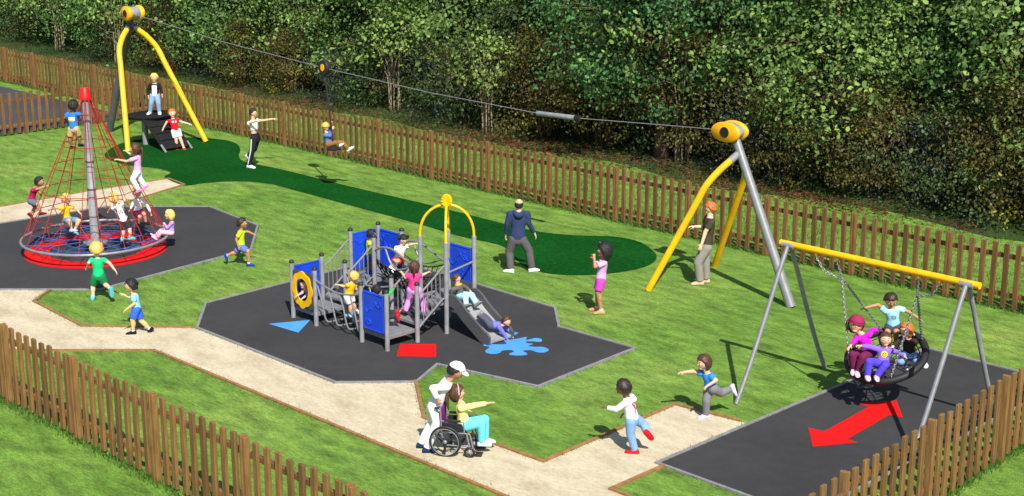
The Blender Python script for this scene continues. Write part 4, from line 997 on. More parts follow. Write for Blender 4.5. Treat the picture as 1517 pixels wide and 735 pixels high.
    if cap:
        kind, cm = cap[0], cap[1]; c_ = MB()
        lev = {'cap': .30, 'beanie': .18, 'helmet': .18, 'backcap': .30}[kind]
        def fn(d, q):
            s = smooth01((d.z+.18*(-d.y if kind != 'cap' else -.3*d.y)*0-lev)/.08+.5); k = .9+s*(1.19-.9); return (q[0]*k, q[1]*k, q[2]*k)
        c_.ell(hc, (axx, ay, az), hax, 28, 22, fn=fn); co_ = c_.build('cap' if 'cap' in kind else kind, cm, root, angle=180)
        if kind in ('cap', 'backcap'):
            sg = 1 if kind == 'cap' else -1; pol = []
            for i in range(13): a = PI*i/12; pol.append((axx*1.05*math.cos(a), sg*(ay*.75+ay*1.0*math.sin(a))))
            MB().prism(pol, -az*.02, az*.07, (hR, (hF2-hU*.22*1).normalized() if sg > 0 else (hF2+hU*.2).normalized(), hU), hc+hU*az*.34).build('brim', cm, co_, smooth=False)
        if kind == 'beanie' or kind == 'helmet':
            MB().tube([H_(1.20*math.cos(2*PI*i/28), 1.20*math.sin(2*PI*i/28), lev+.02) for i in range(28)], az*.09, n=8, closed=True).build('band', cm, co_)
    return dict(root=root, P=P, u=u, R=R, F=F, TL=TL, b=b, H_=H_, hc=hc, hax=hax, Hh=Hh, axx=axx, ay=ay, az=az, arms=arms, legs=legs, hF=hF2, hU=hU, hR=hR)
COLS = {'white': (.78, .78, .80), 'red': (.55, .012, .02), 'maroon': (.13, .006, .022), 'pink': (.72, .22, .52), 'teal': (.10, .42, .48), 'black': (.012, .012, .014), 'navy': (.012, .025, .09), 'blue': (.014, .045, .32), 'ltblue': (.30, .58, .80), 'grey': (.20, .20, .19), 'beige': (.55, .40, .27), 'lilacsole': (.50, .42, .55), 'palepink': (.80, .45, .60), 'lilac': (.55, .50, .80), 'sandal': (.50, .28, .12)}
def C_(n, c, var=.08): return cloth(n, c, var)
def process_queue():
    temps = []
    for (mb, vox, sm, name, m, root) in QUEUE:
        o3 = ORG[root.name]
        me = bpy.data.meshes.new('tmp'); me.from_pydata([(p[0]-o3.x, p[1]-o3.y, p[2]-o3.z) for p in mb.v], [], mb.f)
        bm = bmesh.new(); bm.from_mesh(me); bmesh.ops.recalc_face_normals(bm, faces=bm.faces); bm.to_mesh(me); bm.free()
        o = bpy.data.objects.new('tmp', me); COL.objects.link(o)
        rm = o.modifiers.new('Remesh', 'REMESH'); rm.mode = 'VOXEL'; rm.voxel_size = vox; rm.use_smooth_shade = True
        s = o.modifiers.new('Smooth', 'SMOOTH'); s.factor = .5; s.iterations = sm
        temps.append((o, name, m, root))
    dg = bpy.context.evaluated_depsgraph_get(); dg.update(); built = {}
    for o, name, m, root in temps:
        me = bpy.data.meshes.new_from_object(o.evaluated_get(dg)); me.name = name; me.materials.clear()
        for p in me.polygons: p.use_smooth = True
        built[(root.name, name)] = link_mesh(name, me, root, [m])
    for o, *_ in temps:
        d = o.data; bpy.data.objects.remove(o); bpy.data.meshes.remove(d)
    for root, part, name, o, dr, polys, m, lift in DECALS:
        tgt = built[(root.name, part)]; org = ORG[root.name]; bm = bmesh.new(); bm.from_mesh(tgt.data); tree = BVHTree.FromBMesh(bm); bm.free()
        vs = []; fs = []
        for poly in polys:
            k = len(vs); ok = True; tmp = []
            for p in poly:
                hit = tree.ray_cast(p-org, dr)
                if hit[0] is None: ok = False; break
                tmp.append(hit[0]-dr*lift)
            if ok: vs += tmp; fs.append(tuple(range(k, k+len(tmp))))
        if fs:
            me = bpy.data.meshes.new(name); me.from_pydata([tuple(v) for v in vs], [], fs); me.update()
            link_mesh(name, me, tgt, [m])
def decal(p, part, name, t, side, rects, m, lift=.004):
    """rects/polys given in (right, up) metres on chest (side=1) or back (side=-1), t along the spine"""
    F, R, u = p['F']*side, p['R']*side*-1, p['u']; o = p['P']['pv']+u*p['TL']*t+F*.5
    polys = []
    for poly in rects:
        polys.append([o+R*q[0]+u*q[1] for q in poly])
    DECALS.append((p['root'], part, name, o, -F, polys, m, lift))
def rect(x0, y0, x1, y1, n=4):
    out = []
    for i in range(n):
        for j in range(n):
            a, b = x0+(x1-x0)*i/n, x0+(x1-x0)*(i+1)/n; c, d = y0+(y1-y0)*j/n, y0+(y1-y0)*(j+1)/n
            out.append([(a, c), (b, c), (b, d), (a, d)])
    return out
def disc(cx, cy, r, n=16): return [[(cx, cy), (cx+r*math.cos(2*PI*i/n), cy+r*math.sin(2*PI*i/n)), (cx+r*math.cos(2*PI*(i+1)/n), cy+r*math.sin(2*PI*(i+1)/n))] for i in range(n)]
def strokes(lines, w):
    out = []
    for a, b in lines:
        a, b = Vector((*a, 0)), Vector((*b, 0)); d = (b-a).normalized(); n = Vector((-d.y, d.x, 0))*w/2; a2, b2 = a-d*w*.4, b+d*w*.4
        m = max(1, int((b2-a2).length/.02))
        for i in range(m):
            p, q = a2.lerp(b2, i/m), a2.lerp(b2, (i+1)/m); out.append([(p-n)[:2], (q-n)[:2], (q+n)[:2], (p+n)[:2]])
    return out
# ---------------------------------------------------------------- who is where (joints read as picture positions plus a depth offset in metres)
W_ = C_('white', (.78, .78, .80)); 
# --- rope spinner
MC = RC
p = person('person in blue shirt and khaki shorts standing near the top of the red rope cone', PD(104, 217, MC.dot(CF)-.30), 1.05, 75, dict(hd=(108.5, 156, 0), nk=(107, 166.5, 0), pv=(109, 189.5, 0), eL=(95.5, 175, .0), wL=(100, 182, .18), eR=(122, 169.5, .05), wR=(130, 171, .1), kL=(103.5, 204, .05), aL=(106, 217.5, 0), kR=(117.5, 202, .08), aR=(118.7, 214, .05)), 17.5, 'brown', 'black', 'short', (C_('royal', (.02, .17, .62)), 's'), (C_('khaki', (.48, .38, .16)), 's'), 'black', sock='white', curl=(1, 1), toe=dict(L=(.2, 0, 1), R=(.2, 0, 1), Lfree=1, Rfree=1))
decal(p, 'top', 'shirt_print', .62, -1, rect(-.075, -.035, .075, .035), W_)
decal(p, 'top', 'shirt_print', .55, -1, rect(-.06, -.03, .06, .0), C_('printyellow', (.7, .5, .02)))
p = person('person with brown ponytail, pink top and white trousers climbing the side of the rope cone', PD(205, 287, MC.dot(CF)-.15), 1.05, 175, dict(hd=(200.5, 220, 0), nk=(203.5, 230.5, 0), pv=(204, 253, .02), eL=(187.5, 239, -.08), wL=(174.5, 236.5, -.05), eR=(194, 229, .15), wR=(188, 225, .15), kL=(196.5, 266, -.06), aL=(205.2, 281.5, -.04), kR=(207, 265, .08), aR=(215.5, 275.5, .08)), 17, 'light', 'brown', 'long', (C_('pinktop', (.70, .36, .62)), 's'), (W_, 'l'), 'pink', pony='low', curl=(1.1, 1.1), toe=dict(L=(-1, -.1), R=(-1, -.1), Lfree=1, Rfree=1))
p = person('person in maroon shirt and grey shorts leaning out from the left of the rope cone', PD(56, 322, MC.dot(CF)-.1), .98, 0, dict(hd=(58.3, 269, 0), nk=(51, 278.5, 0), pv=(46.5, 297, 0), eR=(57.5, 279.5, -.1), wR=(68.5, 276, -.06), eL=(59.5, 285.5, .1), wL=(62.5, 295, .1), kR=(56, 303, -.06), aR=(60.5, 316, -.04), kL=(54, 306.5, .1), aL=(44.5, 317.5, .08)), 15.5, 'tan', 'black', 'short', (C_('maroontop', (.36, .012, .085)), 's'), (C_('greyblue', (.10, .125, .16)), 's'), 'maroon', sock='maroon', curl=(1, 1.1), toe=dict(R=(1, -.3), L=(.8, -.6), Lfree=1, Rfree=1), amp=.12)
p = person('blond person in yellow shirt sitting inside the ropes at the left of the cone', PD(104, 350, MC.dot(CF)+.15), 1.0, 335, dict(hd=(98, 294, 0), nk=(97, 305, 0), pv=(99, 325, 0), eR=(85, 308, -.05), wR=(75, 310, .05), eL=(112.5, 309, 0), wL=(118.5, 316, 0), kR=(103.5, 327, -.2), aR=(106, 340.5, -.2), kL=(117.5, 327, -.12), aL=(110, 341.5, -.18)), 16, 'light', 'blond', 'short', (C_('sunyellow', (.80, .44, .012)), 's'), (C_('denimshort', (.12, .25, .36)), 's'), 'ltblue', curl=(1, 1), toe=dict(R=(1, 0), L=(1, 0), Lfree=1, Rfree=1))
p = person('blond person in black and white striped shirt standing on the blue floor net', PD(186, 359, MC.dot(CF)-.35), 1.05, 115, dict(hd=(168, 293.5, 0), nk=(173.5, 304, 0), pv=(183.5, 327, 0), eL=(166, 305.5, -.05), wL=(162, 311, .05), eR=(182, 300, .05), wR=(188.5, 290.5, .1), kL=(182.5, 341, 0), aL=(181.5, 353.5, 0), kR=(192, 340, 0), aR=(192.8, 352, 0)), 17, 'pale', 'blond', 'short', (W_, 's'), (C_('blackshorts', (.03, .03, .033)), 's'), 'teal', sock='white', toe=dict(L=(.3, 0, 1), R=(.8, 0, .5), Lfree=1, Rfree=1))
decal(p, 'top', 'shirt_stripe', .55, -1, rect(-.085, -.13, -.065, .12)+rect(.065, -.13, .085, .12)+strokes([((-.032, .05), (-.032, -.02)), ((.0, .05), (.035, .05)), ((.035, .05), (.035, -.02)), ((.035, -.02), (.0, -.02)), ((.0, -.02), (.0, .05))], .014), C_('blackprint', (.01, .01, .012)))
p = person('person in white top and maroon shorts half hidden behind the ropes at the back right', PD(214, 334, MC.dot(CF)+.35), 1.0, 330, dict(hd=(203, 284, 0), nk=(204, 294, 0), pv=(204.5, 314, 0), eR=(197, 302, -.1), wR=(193, 310, -.1), eL=(218, 303.5, 0), wL=(222.5, 314, 0), kR=(208, 322, -.2), aR=(206, 331, -.1), kL=(214, 317, -.12), aL=(216, 329.5, -.05)), 15.5, 'light', 'blond', 'short', (W_, 'l'), (C_('maroonshort', (.13, .006, .045)), 's'), 'black', toe=dict(R=(1, -.2), L=(1, -.2), Lfree=1, Rfree=1))
p = person('blond toddler person in lilac top sitting on the right edge of the spinner rim', PD(248, 356, MC.dot(CF)+.12), .85, 195, dict(hd=(251.5, 318, 0), nk=(254.5, 327.5, 0), pv=(254, 343.5, 0), eL=(247.5, 338, -.08), wL=(244.5, 332.5, -.02), eR=(249, 337, .12), wR=(245.5, 335, .12), kL=(239.5, 344, -.08), aL=(231.5, 353, -.08), kR=(239, 341.5, .08), aR=(229.5, 350, .06)), 16, 'pale', 'yellow', 'bob', (C_('lilactop', (.42, .25, .62)), 'l'), (C_('palepinktr', (.72, .42, .50)), 'l'), 'palepink', curl=(1.2, 1.2), toe=dict(L=(-.8, .6), R=(-.8, .6), Lfree=1, Rfree=1))
# --- running and walking on the ground
p = person('blond person in green shirt and shorts running towards the rope spinner', G(139, 444), 1.15, 95, dict(hd=(142.5, 368.5, 0), nk=(144.5, 382, 0), pv=(146, 408, 0), eL=(131.5, 389.5, -.05), wL=(129, 396, .12), eR=(162, 389.5, -.05), wR=(170, 400, -.08), kL=(138, 422.5, .06), aL=(137.5, 438.5, 0), kR=(155, 420, .05), aR=(164.5, 429, -.22)), 22.5, 'pale', 'blond', 'short', (C_('greentop', (.012, .46, .17)), 's'), (C_('greenshort', (.010, .20, .065)), 's'), 'teal', hy=118, sock='white', toe=dict(R=(.25, -1, -.25)))
p = person('black haired person in pale blue shirt and blue shorts walking on the path', G(204, 494), 1.05, 185, dict(hd=(194.3, 422.8, 0), nk=(198.5, 435, 0), pv=(202, 456.5, 0), eL=(199, 450, -.12), wL=(188, 458, -.14), eR=(191.5, 440.5, .1), wR=(184, 437, .12), kL=(196.5, 474, -.06), aL=(197.3, 490, -.05), kR=(209, 475.5, .05), aR=(222.5, 488, .06)), 20, 'yellow', 'black', 'short', (C_('skytop', (.24, .56, .82)), 's'), (C_('blueshort', (.035, .12, .58)), 's'), 'black', sock='white', vol=1.2, amp=.16, toe=dict(R=(-.7, -.45), Rfree=1))
p = person('dark haired person in lime shirt and blue shorts running beside the black pad corner', G(366, 393.5), 1.05, 0, dict(hd=(358.5, 330.5, 0), nk=(356.5, 341, 0), pv=(357, 364, 0), eR=(350, 354.5, -.12), wR=(353, 364.5, -.14), eL=(368, 343.5, .1), wL=(375.5, 347, .12), kR=(367.5, 372.5, -.07), aR=(368.3, 387, -.05), kL=(349, 374.5, .06), aL=(335.5, 378.5, .07)), 17, 'tan', 'dark', 'short', (C_('limetop', (.46, .66, .012)), 's'), (C_('bluegreyshort', (.10, .155, .46)), 's'), 'blue', sock='white', toe=dict(L=(.35, -1)))
p = person('person in black trousers and white crop top with arms stretched out near the runway', G(370, 249), 1.72, 335, dict(hd=(375, 167, 0), nk=(374.5, 177.5, 0), pv=(378, 203, 0), eR=(367.5, 183, -.18), wR=(378, 180, -.32), eL=(390, 178.5, .15), wL=(403.5, 176.5, .22), kR=(374, 221, -.08), aR=(369.5, 245.5, 0), kL=(377, 220, .10), aL=(368, 231, .28)), 13, 'light', 'black', 'short', (W_, 'n'), (C_('trackblack', (.016, .018, .026)), 'l'), 'white', adult=True, fat=.8, barewaist=True, hy=345)
h_, k_, a_ = p['legs']['R']; of = p['R']*.055*1.72*.8
MB().tube([h_+of*1.45, k_+of*1.0, a_+of*.75+Z_*.05], .016, n=8).build('side_stripe', W_, p['root'])
p = person('person in navy hooded top and beige cap standing legs apart on the lawn', G(772, 403), 1.60, 90, dict(hd=(768.8, 303, 0), nk=(768.6, 313, 0), pv=(767, 352, 0), eL=(751.5, 331, 0), wL=(749.5, 347.5, .08), eR=(783, 330, 0), wR=(791.5, 345.5, .08), kL=(754.5, 373, .05), aL=(756.5, 399.5, -.05), kR=(783.5, 371, .05), aR=(788, 399, .02)), 15.5, 'pale', 'black', 'short', (C_('navytop', (.028, .042, .105)), 'l'), (C_('greytr', (.095, .088, .095)), 'l', .045), 'white', adult=True, cap=('cap', C_('beigecap', (.50, .36, .24))), toe=dict(L=(-.75, 0, .3), R=(.9, 0, .4)))
MB().tube(bez([p['P']['nk']-p['R']*.12+p['u']*.0, p['P']['nk']-p['F']*.12-p['u']*.06, p['P']['nk']+p['R']*.12], 6), [.03, .04, .05, .055, .06, .065, .065, .065, .06, .055, .05, .04, .03], n=10).build('hood', C_('navytop', 0), p['root'])
p = person('person in mottled pink shirt and magenta shorts calling with hands at the mouth', G(887, 464), 1.25, 180, dict(hd=(895.5, 370.5, 0), nk=(894, 384.5, 0), pv=(890, 414, 0), eL=(881.5, 395.5, -.12), wL=(880.5, 384.5, -.07), eR=(879.5, 394.5, .1), wR=(878.5, 383.5, .06), kL=(886, 433.5, -.07), aL=(891, 457.5, -.06), kR=(885.5, 432, .07), aR=(884.5, 453, .16)), 23, 'tan', 'black', 'bob', (C_('mottledpink', (.66, .38, .68), .25), 's'), (C_('magentashort', (.52, .055, .42)), 's'), 'sandal', sock='white', curl=(.5, .5), vol=1.28)
MB().tube([p['H_'](.85, .62, .82), p['H_'](.3, .72, 1.16), p['H_'](-.35, .66, 1.18)], p['Hh']*.025, n=8).build('hair_slide', mat('pink_plastic', (.75, .06, .42), .3, .05, 5), p['root'])
p = person('red haired person in dark olive shirt standing by the end tower legs', G(1039, 421), 1.70, 182, dict(hd=(1053, 308, 0), nk=(1052, 321.5, 0), pv=(1046, 363, 0), eL=(1045, 343.5, -.2), wL=(1039.5, 361.5, -.24), eR=(1043, 336.5, .18), wR=(1030, 335.8, .2), kL=(1034, 389, -.08), aL=(1037, 416.5, -.06), kR=(1045, 391, .08), aR=(1046, 415.5, .1)), 19, 'pale', 'ginger', 'fringe', (C_('olivetop', (.050, .048, .026)), 's'), (C_('greyolive', (.25, .235, .205)), 'l', .048), 'beige', adult=True, vol=1.12, amp=.1)
p = person('person in white tracksuit and white cap pushing the wheelchair', W0+WL*.22-WF*.24, 1.42, 2, dict(hd=(675.5, 549, 0), nk=(665, 563, 0), pv=(644, 600, 0), eR=(640.5, 575, -.19), wR=(648, 591, -.21), eL=(650, 575, .19), wL=(655, 589, .19), kR=(648, 626, -.10), aR=(632, 660.5, -.10), kL=(641, 626, .08), aL=(623, 649, .08)), 28, 'tan', 'black', 'short', (W_, 'l'), (W_, 'l', .042), 'navy', adult=True, hp=22, fat=.95, cap=('cap', C_('whitecap', (.74, .74, .72), .12)), curl=(1.3, 1.3))
p = person('person with long brown ponytail and yellow top sitting in the wheelchair and pointing', W0+WL*.20, 1.15, 3, dict(hd=(677, 581.5, 0), nk=(682.5, 597.5, 0), pv=(687, 628, 0), eR=(703.5, 600.5, -.1), wR=(721.5, 597.5, -.1), eL=(694, 612, .14), wL=(706, 617.5, .14), kR=(714, 626, -.09), aR=(713.5, 655.5, -.08), kL=(718, 621, .09), aL=(719, 651, .08)), 25, 'light', 'brown', 'long', (C_('paleyellow', (.74, .66, .24)), 'l'), (C_('cyantr', (.13, .55, .68)), 'l'), 'white', hy=12, pony='low', fat=1.05, toe=dict(R=(1, .25), L=(1, .25), Lfree=1, Rfree=1), curl=(.5, .15))
hb = [p['H_'](1.14*math.cos(a), .1, 1.14*math.sin(a)) for a in [PI*i/12 for i in range(13)]]
MB().tube(hb, p['Hh']*.03, n=8).build('headband', mat('pink_band', (.72, .42, .45), .6, .05, 5), p['root'])
p = person('black haired person in white hooded top and jeans running on the path', G(939, 672), 1.15, 150, dict(hd=(923.5, 573.5, 0), nk=(930, 589, 0), pv=(936.5, 620, 0), eL=(913, 606.5, -.06), wL=(899.5, 604, .05), eR=(934, 604, .18), wR=(925, 612, .24), kL=(934, 642.5, -.02), aL=(940.5, 664.5, 0), kR=(954, 629, .14), aR=(958, 640.5, -.02)), 26, 'brown', 'dark', 'short', (W_, 'l'), (C_('jeans', (.20, .36, .62)), 'l', .046), 'red', vol=1.13, toe=dict(R=(.6, -.8), L=(-1, 0, .2)))
MB().tube(bez([p['P']['nk']-p['R']*.09+p['F']*.03, p['P']['nk']-p['F']*.085-p['u']*.03, p['P']['nk']+p['R']*.09+p['F']*.03], 6), [.02, .028, .035, .04, .045, .047, .047, .047, .045, .04, .035, .028, .02], n=10).build('hood', W_, p['root'])
decal(p, 'top', 'back_print', .55, -1, strokes([((-.045, .06), (-.02, .02)), ((-.02, .02), (.03, .055)), ((-.02, .02), (.0, -.03)), ((.0, -.03), (.05, -.01)), ((.0, -.03), (-.02, -.08)), ((.05, -.01), (.055, -.06))], .026), C_('hotpink', (.70, .02, .22)))
p = person('brown haired person in blue shirt hopping on one leg at the path end', G(1045, 619.5), 1.15, 205, dict(hd=(1043, 536, 0), nk=(1048, 552.5, 0), pv=(1053, 573, 0), eL=(1061, 563.5, -.14), wL=(1050, 570.5, -.2), eR=(1027, 550, .08), wR=(1013, 551.5, .05), kR=(1046.5, 594, -.03), aR=(1046, 612.5, 0), kL=(1067, 582, .05), aL=(1084, 575.5, .10)), 24.5, 'light', 'brown', 'bob', (C_('bluetop', (.035, .23, .72)), 's'), (C_('greytrs', (.17, .17, .18)), 'l'), 'lilac', vol=1.12, hp=8, toe=dict(L=(.5, -1, 0)))
# --- start tower platform, zip line
p = person('blond person in black jacket and jeans standing on the black launch platform', PD(229, 168, V(-38.7, 23.3, 0).dot(CF)), 1.30, 275, dict(hd=(228.5, 114, 0), nk=(229, 122.5, 0), pv=(229.3, 139.5, 0), eR=(219.8, 131.5, 0), wR=(219.8, 140.5, -.05), eL=(237.6, 129.5, 0), wL=(240, 138.8, -.05), kR=(224, 152, -.04), aR=(222.5, 165, 0), kL=(234.4, 151.5, -.04), aL=(236, 164.5, 0)), 13.5, 'light', 'yellow', 'fringe', (C_('blackjacket', (.014, .014, .016)), 'l'), (C_('jeanslight', (.22, .34, .52)), 'l'), 'white', toe=dict(L=(.3, 0, -1), R=(-.3, 0, -1)))
p['root'].location.z = zp; 
decal(p, 'top', 'shirt_front', .5, 1, rect(-.07, -.17, .07, .16, 6), W_)
p = person('ginger person in red football shirt and white shorts sliding down the black ramp', PD(266, 223, V(-37.4, 23.3, 0).dot(CF)), 1.22, 292, dict(hd=(255, 167.5, .18), nk=(256.5, 176.5, .16), pv=(260.5, 193.5, .08), eR=(247, 181, .1), wR=(242, 190, .08), eL=(268.5, 180.5, .14), wL=(279.5, 183.5, .14), kR=(260.8, 206.5, 0), aR=(262.4, 219.5, 0), kL=(267, 205.5, 0), aL=(272.6, 217.5, 0)), 13.5, 'pale', 'ginger', 'short', (C_('footballred', (.66, .008, .014)), 's'), (W_, 's'), 'red', sock='white', toe=dict(L=(.4, .1, -1), R=(.1, .1, -1)))
decal(p, 'top', 'shirt_badge', .72, 1, disc(.045, 0, .028)+rect(-.065, -.02, -.045, .035, 2)+rect(-.035, -.02, -.015, .035, 2), W_)
zk = PY(488, 211, 23.2)
p = person('person in blue shirt and yellow helmet riding the disc seat below the zip line', V(zk.x, 23.2, 0), 1.18, 345, dict(hd=(482.3, 187.5, 0), nk=(483.5, 196.5, 0), pv=(487.5, 212, 0), eR=(489, 201.5, -.1), wR=(492.5, 191, -.02), eL=(489, 193, .1), wL=(491, 183, .02), kR=(496.5, 211.5, -.08), aR=(501, 216, -.02), kL=(508, 212, .05), aL=(516, 221, .08)), 12.5, 'light', 'blond', 'short', (C_('paleblue', (.085, .15, .36)), 'l'), (C_('browntr', (.24, .11, .035)), 'l'), 'white', cap=('helmet', mat('helmet_yellow', (.66, .44, .08), .4, .1, 6)), hy=320, toe=dict(R=(.7, .7), L=(.6, .8), Lfree=1, Rfree=1), curl=(1.4, 1.4))
# --- play unit
p = person('dark haired person in blue shirt crawling behind the yellow flower window', V(-21.62, 16.2, DA), 1.0, 215, dict(hd=(450.5, 420, -.02), nk=(453.5, 429, .06), pv=(462, 443, .2), eR=(447.5, 434, -.05), wR=(443, 436.5, -.08), eL=(455, 437, .02), wL=(449, 441.5, -.05), kR=(457, 457, .12), aR=(469, 455, .28), kL=(466, 455, .24), aL=(476, 449.5, .40)), 15, 'light', 'black', 'short', (C_('midblue', (.05, .20, .58)), 's'), (W_, 's'), 'black', hy=235, toe=dict(R=(.8, -.3, .5), L=(.8, -.3, .5), Lfree=1, Rfree=1))
p = person('person in lime striped vest and blue shorts standing on the deck by blue panels', V(-21.62, 17.72, DB), 1.0, 10, dict(hd=(550, 346.5, 0), nk=(547.5, 355.5, 0), pv=(548, 377.5, 0), eR=(548, 366, -.14), wR=(557, 368, -.16), eL=(553, 364, .1), wL=(559.5, 366.5, .1), kR=(548, 387, -.04), aR=(546, 398.5, -.06), kL=(549.5, 387, .07), aL=(549, 396.5, .1)), 15, 'brown', 'black', 'short', (C_('limevest', (.42, .58, .03)), 's'), (C_('denimblue', (.05, .09, .26)), 's'), 'blue')
p = person('person with black bunches and white top sitting on the black rope net bridge', V(-20.85, 17.75, .5), 1.0, 300, dict(hd=(597.5, 354.5, 0), nk=(594.5, 364.5, 0), pv=(591, 384, .05), eR=(586, 373, -.06), wR=(592.5, 376, -.14), eL=(607.5, 362.5, 0), wL=(615, 361, .05), kR=(584.5, 387, -.12), aR=(581, 393.5, -.05), kL=(588.5, 387, -.14), aL=(585, 397, -.08)), 15.5, 'light', 'black', 'fringe', (C_('whitetop', (.72, .74, .76)), 's'), (C_('redshort', (.45, .012, .018)), 's'), 'white', pigs=True, hp=12, toe=dict(R=(-.4, -.3, -1), L=(-.4, -.3, -1), Lfree=1, Rfree=1))
p = person('person in yellow shirt and white shorts balancing on the stepping bridge stirrups', PD(524, 471, V(-20.6, 16.3, 0).dot(CF)), 1.0, 150, dict(hd=(524, 409.5, 0), nk=(521, 419, 0), pv=(517, 438, 0), eL=(512, 425, 0), wL=(503, 422.5, 0), eR=(527.5, 428, .08), wR=(523, 434, .2), kL=(519, 451, -.02), aL=(518.8, 466, -.03), kR=(522, 449, .06), aR=(528, 461, .1)), 16.5, 'light', 'blond', 'short', (C_('sunyellow', 0), 's'), (W_, 's'), 'ltblue', sock='white', toe=dict(L=(-.9, 0, .5), R=(-.7, -.2, .7), Lfree=1, Rfree=1))
p = person('person with brown ponytail in pink shirt climbing the steps between the bar railings', PD(615, 462, V(-19.65, 16.9, 0).dot(CF)), 1.12, 92, dict(hd=(613.8, 394.5, 0), nk=(613.4, 405, 0), pv=(613.3, 428, 0), eL=(601, 411.5, 0), wL=(596, 405, .1), eR=(624, 408.5, 0), wR=(632, 404.5, .06), kL=(607, 443, .06), aL=(601.5, 457, 0), kR=(626, 442.5, .06), aR=(628, 458, 0)), 18, 'light', 'brown', 'long', (C_('pinkstar', (.66, .04, .20), .2), 's'), (C_('pinklilac', (.58, .26, .58)), 'l'), 'pink', pony='high', toe=dict(L=(-.3, 0, 1), R=(.3, 0, 1), Lfree=1, Rfree=1), curl=(1.1, 1.1))
p = person('dark haired person in green top and red shoes crouching behind the front blue panel', V(-19.62, 16.33, DC), 1.0, 60, dict(hd=(557.8, 428.5, 0), nk=(564, 437.5, 0), pv=(569, 458, .02), eL=(569, 441, .15), wL=(575, 437, .2), eR=(575, 437.5, 0), wR=(583.5, 427.5, .1), kL=(575, 464, .12), aL=(587, 462.5, .10), kR=(575, 469, .0), aR=(588, 468, .02)), 15, 'brown', 'black', 'short', (C_('greenlong', (.02, .38, .06)), 'l'), (C_('darktr', (.03, .032, .045)), 'l'), 'red', hy=110, toe=dict(L=(1, -.2, .2), R=(1, -.2, .2), Lfree=1, Rfree=1))
yc0 = V(-19.1, 17.69, 0).dot(CF)
p = person('brown haired person in grey top and pale jeans sitting at the top of the slide', PD(686, 445, V(-19.2, 17.69, 0).dot(CF)), 1.0, 350, dict(hd=(676.5, 412, 0), nk=(679, 421.5, 0), pv=(681.5, 437, 0), eR=(670.5, 428.5, -.12), wR=(668.5, 436, -.1), eL=(690, 425.5, .16), wL=(695.5, 430, .16), kR=(689.5, 440, -.18), aR=(690.5, 452.5, -.30), kL=(699, 437.5, -.08), aL=(705.5, 450.5, -.19)), 13.5, 'light', 'brown', 'short', (C_('greytop', (.115, .105, .10)), 'l'), (C_('paleaqua', (.34, .62, .68)), 'l'), 'grey', toe=dict(R=(.7, .6, -.3), L=(.7, .6, -.3), Lfree=1, Rfree=1))
MB().tube([p['P']['nk']+(p['R']*math.cos(a)+p['F']*math.sin(a))*.05 for a in [2*PI*i/16 for i in range(16)]], .014, n=8, closed=True).build('collar', C_('sunyellow', 0), p['root'])
p = person('brown haired person in blue and red top sliding head first down the slide', PD(742, 508, V(-18.5, 17.69, 0).dot(CF)), 1.0, 350, dict(hd=(750, 475.5, -.02), nk=(742.5, 483, 0), pv=(728, 481, 0), eR=(746.5, 494.5, -.08), wR=(752, 503.5, -.06), eL=(755, 489.5, .08), wL=(759, 499, .08), kR=(719.5, 473.5, -.03), aR=(711.5, 468.5, 0), kL=(721, 471.5, .07), aL=(713.5, 465, .08)), 15.5, 'light', 'brown', 'short', (C_('blueviolet', (.14, .16, .52)), 'l'), (C_('slatetr', (.075, .075, .115)), 'l'), 'grey', hy=325, hp=10, toe=dict(R=(-.8, .6), L=(-.8, .6), Lfree=1, Rfree=1))
for s_ in 'LR':
    sh, e, w_ = p['arms'][s_]; MB().tube([sh+p['u']*.0+Z_*.028, e+Z_*.028, e.lerp(w_, .92)+Z_*.02], [.026, .024, .018], n=10).build('sleeve_stripe', C_('sleevered', (.60, .01, .02)), p['root'])
# --- basket swing
BD = SCN.dot(CF); base = V(SCN.x, SCN.y, 0)
p = person('laughing person in magenta top and maroon beanie leaning back on the basket rim', base, 1.15, 232, dict(hd=(1268.5, 479.5, -.02), nk=(1277, 494.5, -.02), pv=(1287, 521, -.05), eR=(1267.5, 503.5, -.12), wR=(1260.5, 511.5, -.18), eL=(1291, 489.5, .1), wL=(1302, 489.5, .22), kR=(1263, 525, -.20), aR=(1265, 547, -.20), kL=(1278, 529, -.32), aL=(1271, 550, -.30)), 27, 'light', 'brown', 'long', (C_('magentatop', (.62, .015, .52)), 'l'), (C_('maroontr', (.13, .014, .06)), 'l', .046), 'palepink', cap=('beanie', C_('maroonhat', (.26, .02, .07))), hroll=-10, hp=-5, hy=258, toe=dict(R=(-.3, -.5, -1), L=(-.3, -.5, -1), Lfree=1, Rfree=1))
p = person('person in purple top with yellow smiley badge sitting at the front of the basket', base, 1.10, 262, dict(hd=(1312, 502.5, -.30), nk=(1310.5, 514.5, -.30), pv=(1307.5, 538, -.34), eR=(1288, 514, -.28), wR=(1275.5, 512.5, -.28), eL=(1327, 521, -.28), wL=(1338.5, 527.5, -.22), kR=(1287.5, 536, -.52), aR=(1285, 557, -.54), kL=(1311, 541, -.55), aL=(1299, 558, -.56)), 22, 'light', 'brown', 'long', (C_('purpletop', (.22, .12, .58)), 'l'), (C_('indigotr', (.085, .055, .56)), 'l', .045), 'palepink', hp=-8, curl=(1.2, 1.2), toe=dict(R=(-.1, -.3, -1), L=(-.3, -.3, -1), Lfree=1, Rfree=1))
m_smile = C_('smileyellow', (.80, .58, .01))
decal(p, 'top', 'smiley_badge', .60, 1, disc(0, 0, .05), m_smile)
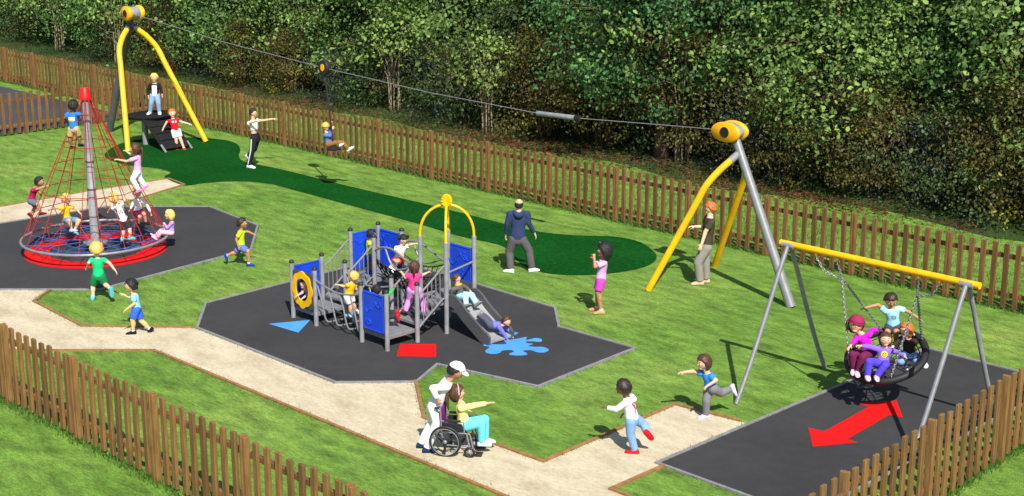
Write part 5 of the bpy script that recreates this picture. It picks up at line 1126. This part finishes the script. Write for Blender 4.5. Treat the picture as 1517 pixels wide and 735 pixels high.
decal(p, 'top', 'smiley_face', .60, 1, disc(-.018, .014, .009, 10)+disc(.018, .014, .009, 10)+strokes([((-.028, -.008), (-.016, -.024)), ((-.016, -.024), (0, -.029)), ((0, -.029), (.016, -.024)), ((.016, -.024), (.028, -.008))], .008), C_('blackprint', (.01, .01, .012)), .008)
p2 = p
p = person('curly haired person in pale cyan shirt standing in the basket with arms spread', base, 1.15, 275, dict(hd=(1319.5, 444, .34), nk=(1321.5, 456, .36), pv=(1323, 482.5, .42), eR=(1301, 451.5, .36), wR=(1284.5, 455.5, .34), eL=(1345, 461.5, .36), wL=(1361, 472, .34), kR=(1314.5, 492, .32), aR=(1312, 514, .38), kL=(1327.5, 492, .32), aL=(1328, 513, .40)), 22.5, 'tan', 'dark', 'short', (C_('cyantop', (.32, .64, .76)), 's'), (C_('slateshort', (.045, .06, .085)), 's'), 'white', hp=30, amp=.1, vol=1.14, toe=dict(R=(-.2, 0, -1), L=(.2, 0, -1), Lfree=1, Rfree=1), curl=(.2, .2))
decal(p, 'top', 'shirt_logo', .60, 1, strokes([((-.03, .035), (-.03, -.01)), ((-.03, -.01), (-.01, -.03)), ((-.01, -.03), (.02, -.03)), ((.02, -.03), (.02, .01)), ((.0, .035), (-.005, .0)), ((.02, .01), (.03, .02))], .011), C_('logoblue', (.02, .09, .22)))
p = person('red haired person in dark brown top and jeans kneeling at the right of the basket', base, 1.22, 215, dict(hd=(1343, 488.5, .02), nk=(1345.5, 500.5, .04), pv=(1348, 524, .08), eR=(1330, 506, -.05), wR=(1323, 513.5, -.12), eL=(1357, 507, .06), wL=(1353, 495.5, .02), kR=(1334, 535, -.16), aR=(1340, 543, .05), kL=(1358, 534, -.12), aL=(1363, 534, .10)), 23, 'pale', 'ginger', 'bob', (C_('browntop', (.035, .022, .018)), 'l'), (C_('jeansblue', (.18, .34, .60)), 'l', .048), 'white', curl=(1.2, 1.4), toe=dict(R=(.6, -.5, .4), L=(.6, -.5, .4), Lfree=1, Rfree=1))
# smiley face marks and the hooded prints sit on the badge
F, R, u = p2['F'], p2['R'], p2['u']
process_queue()
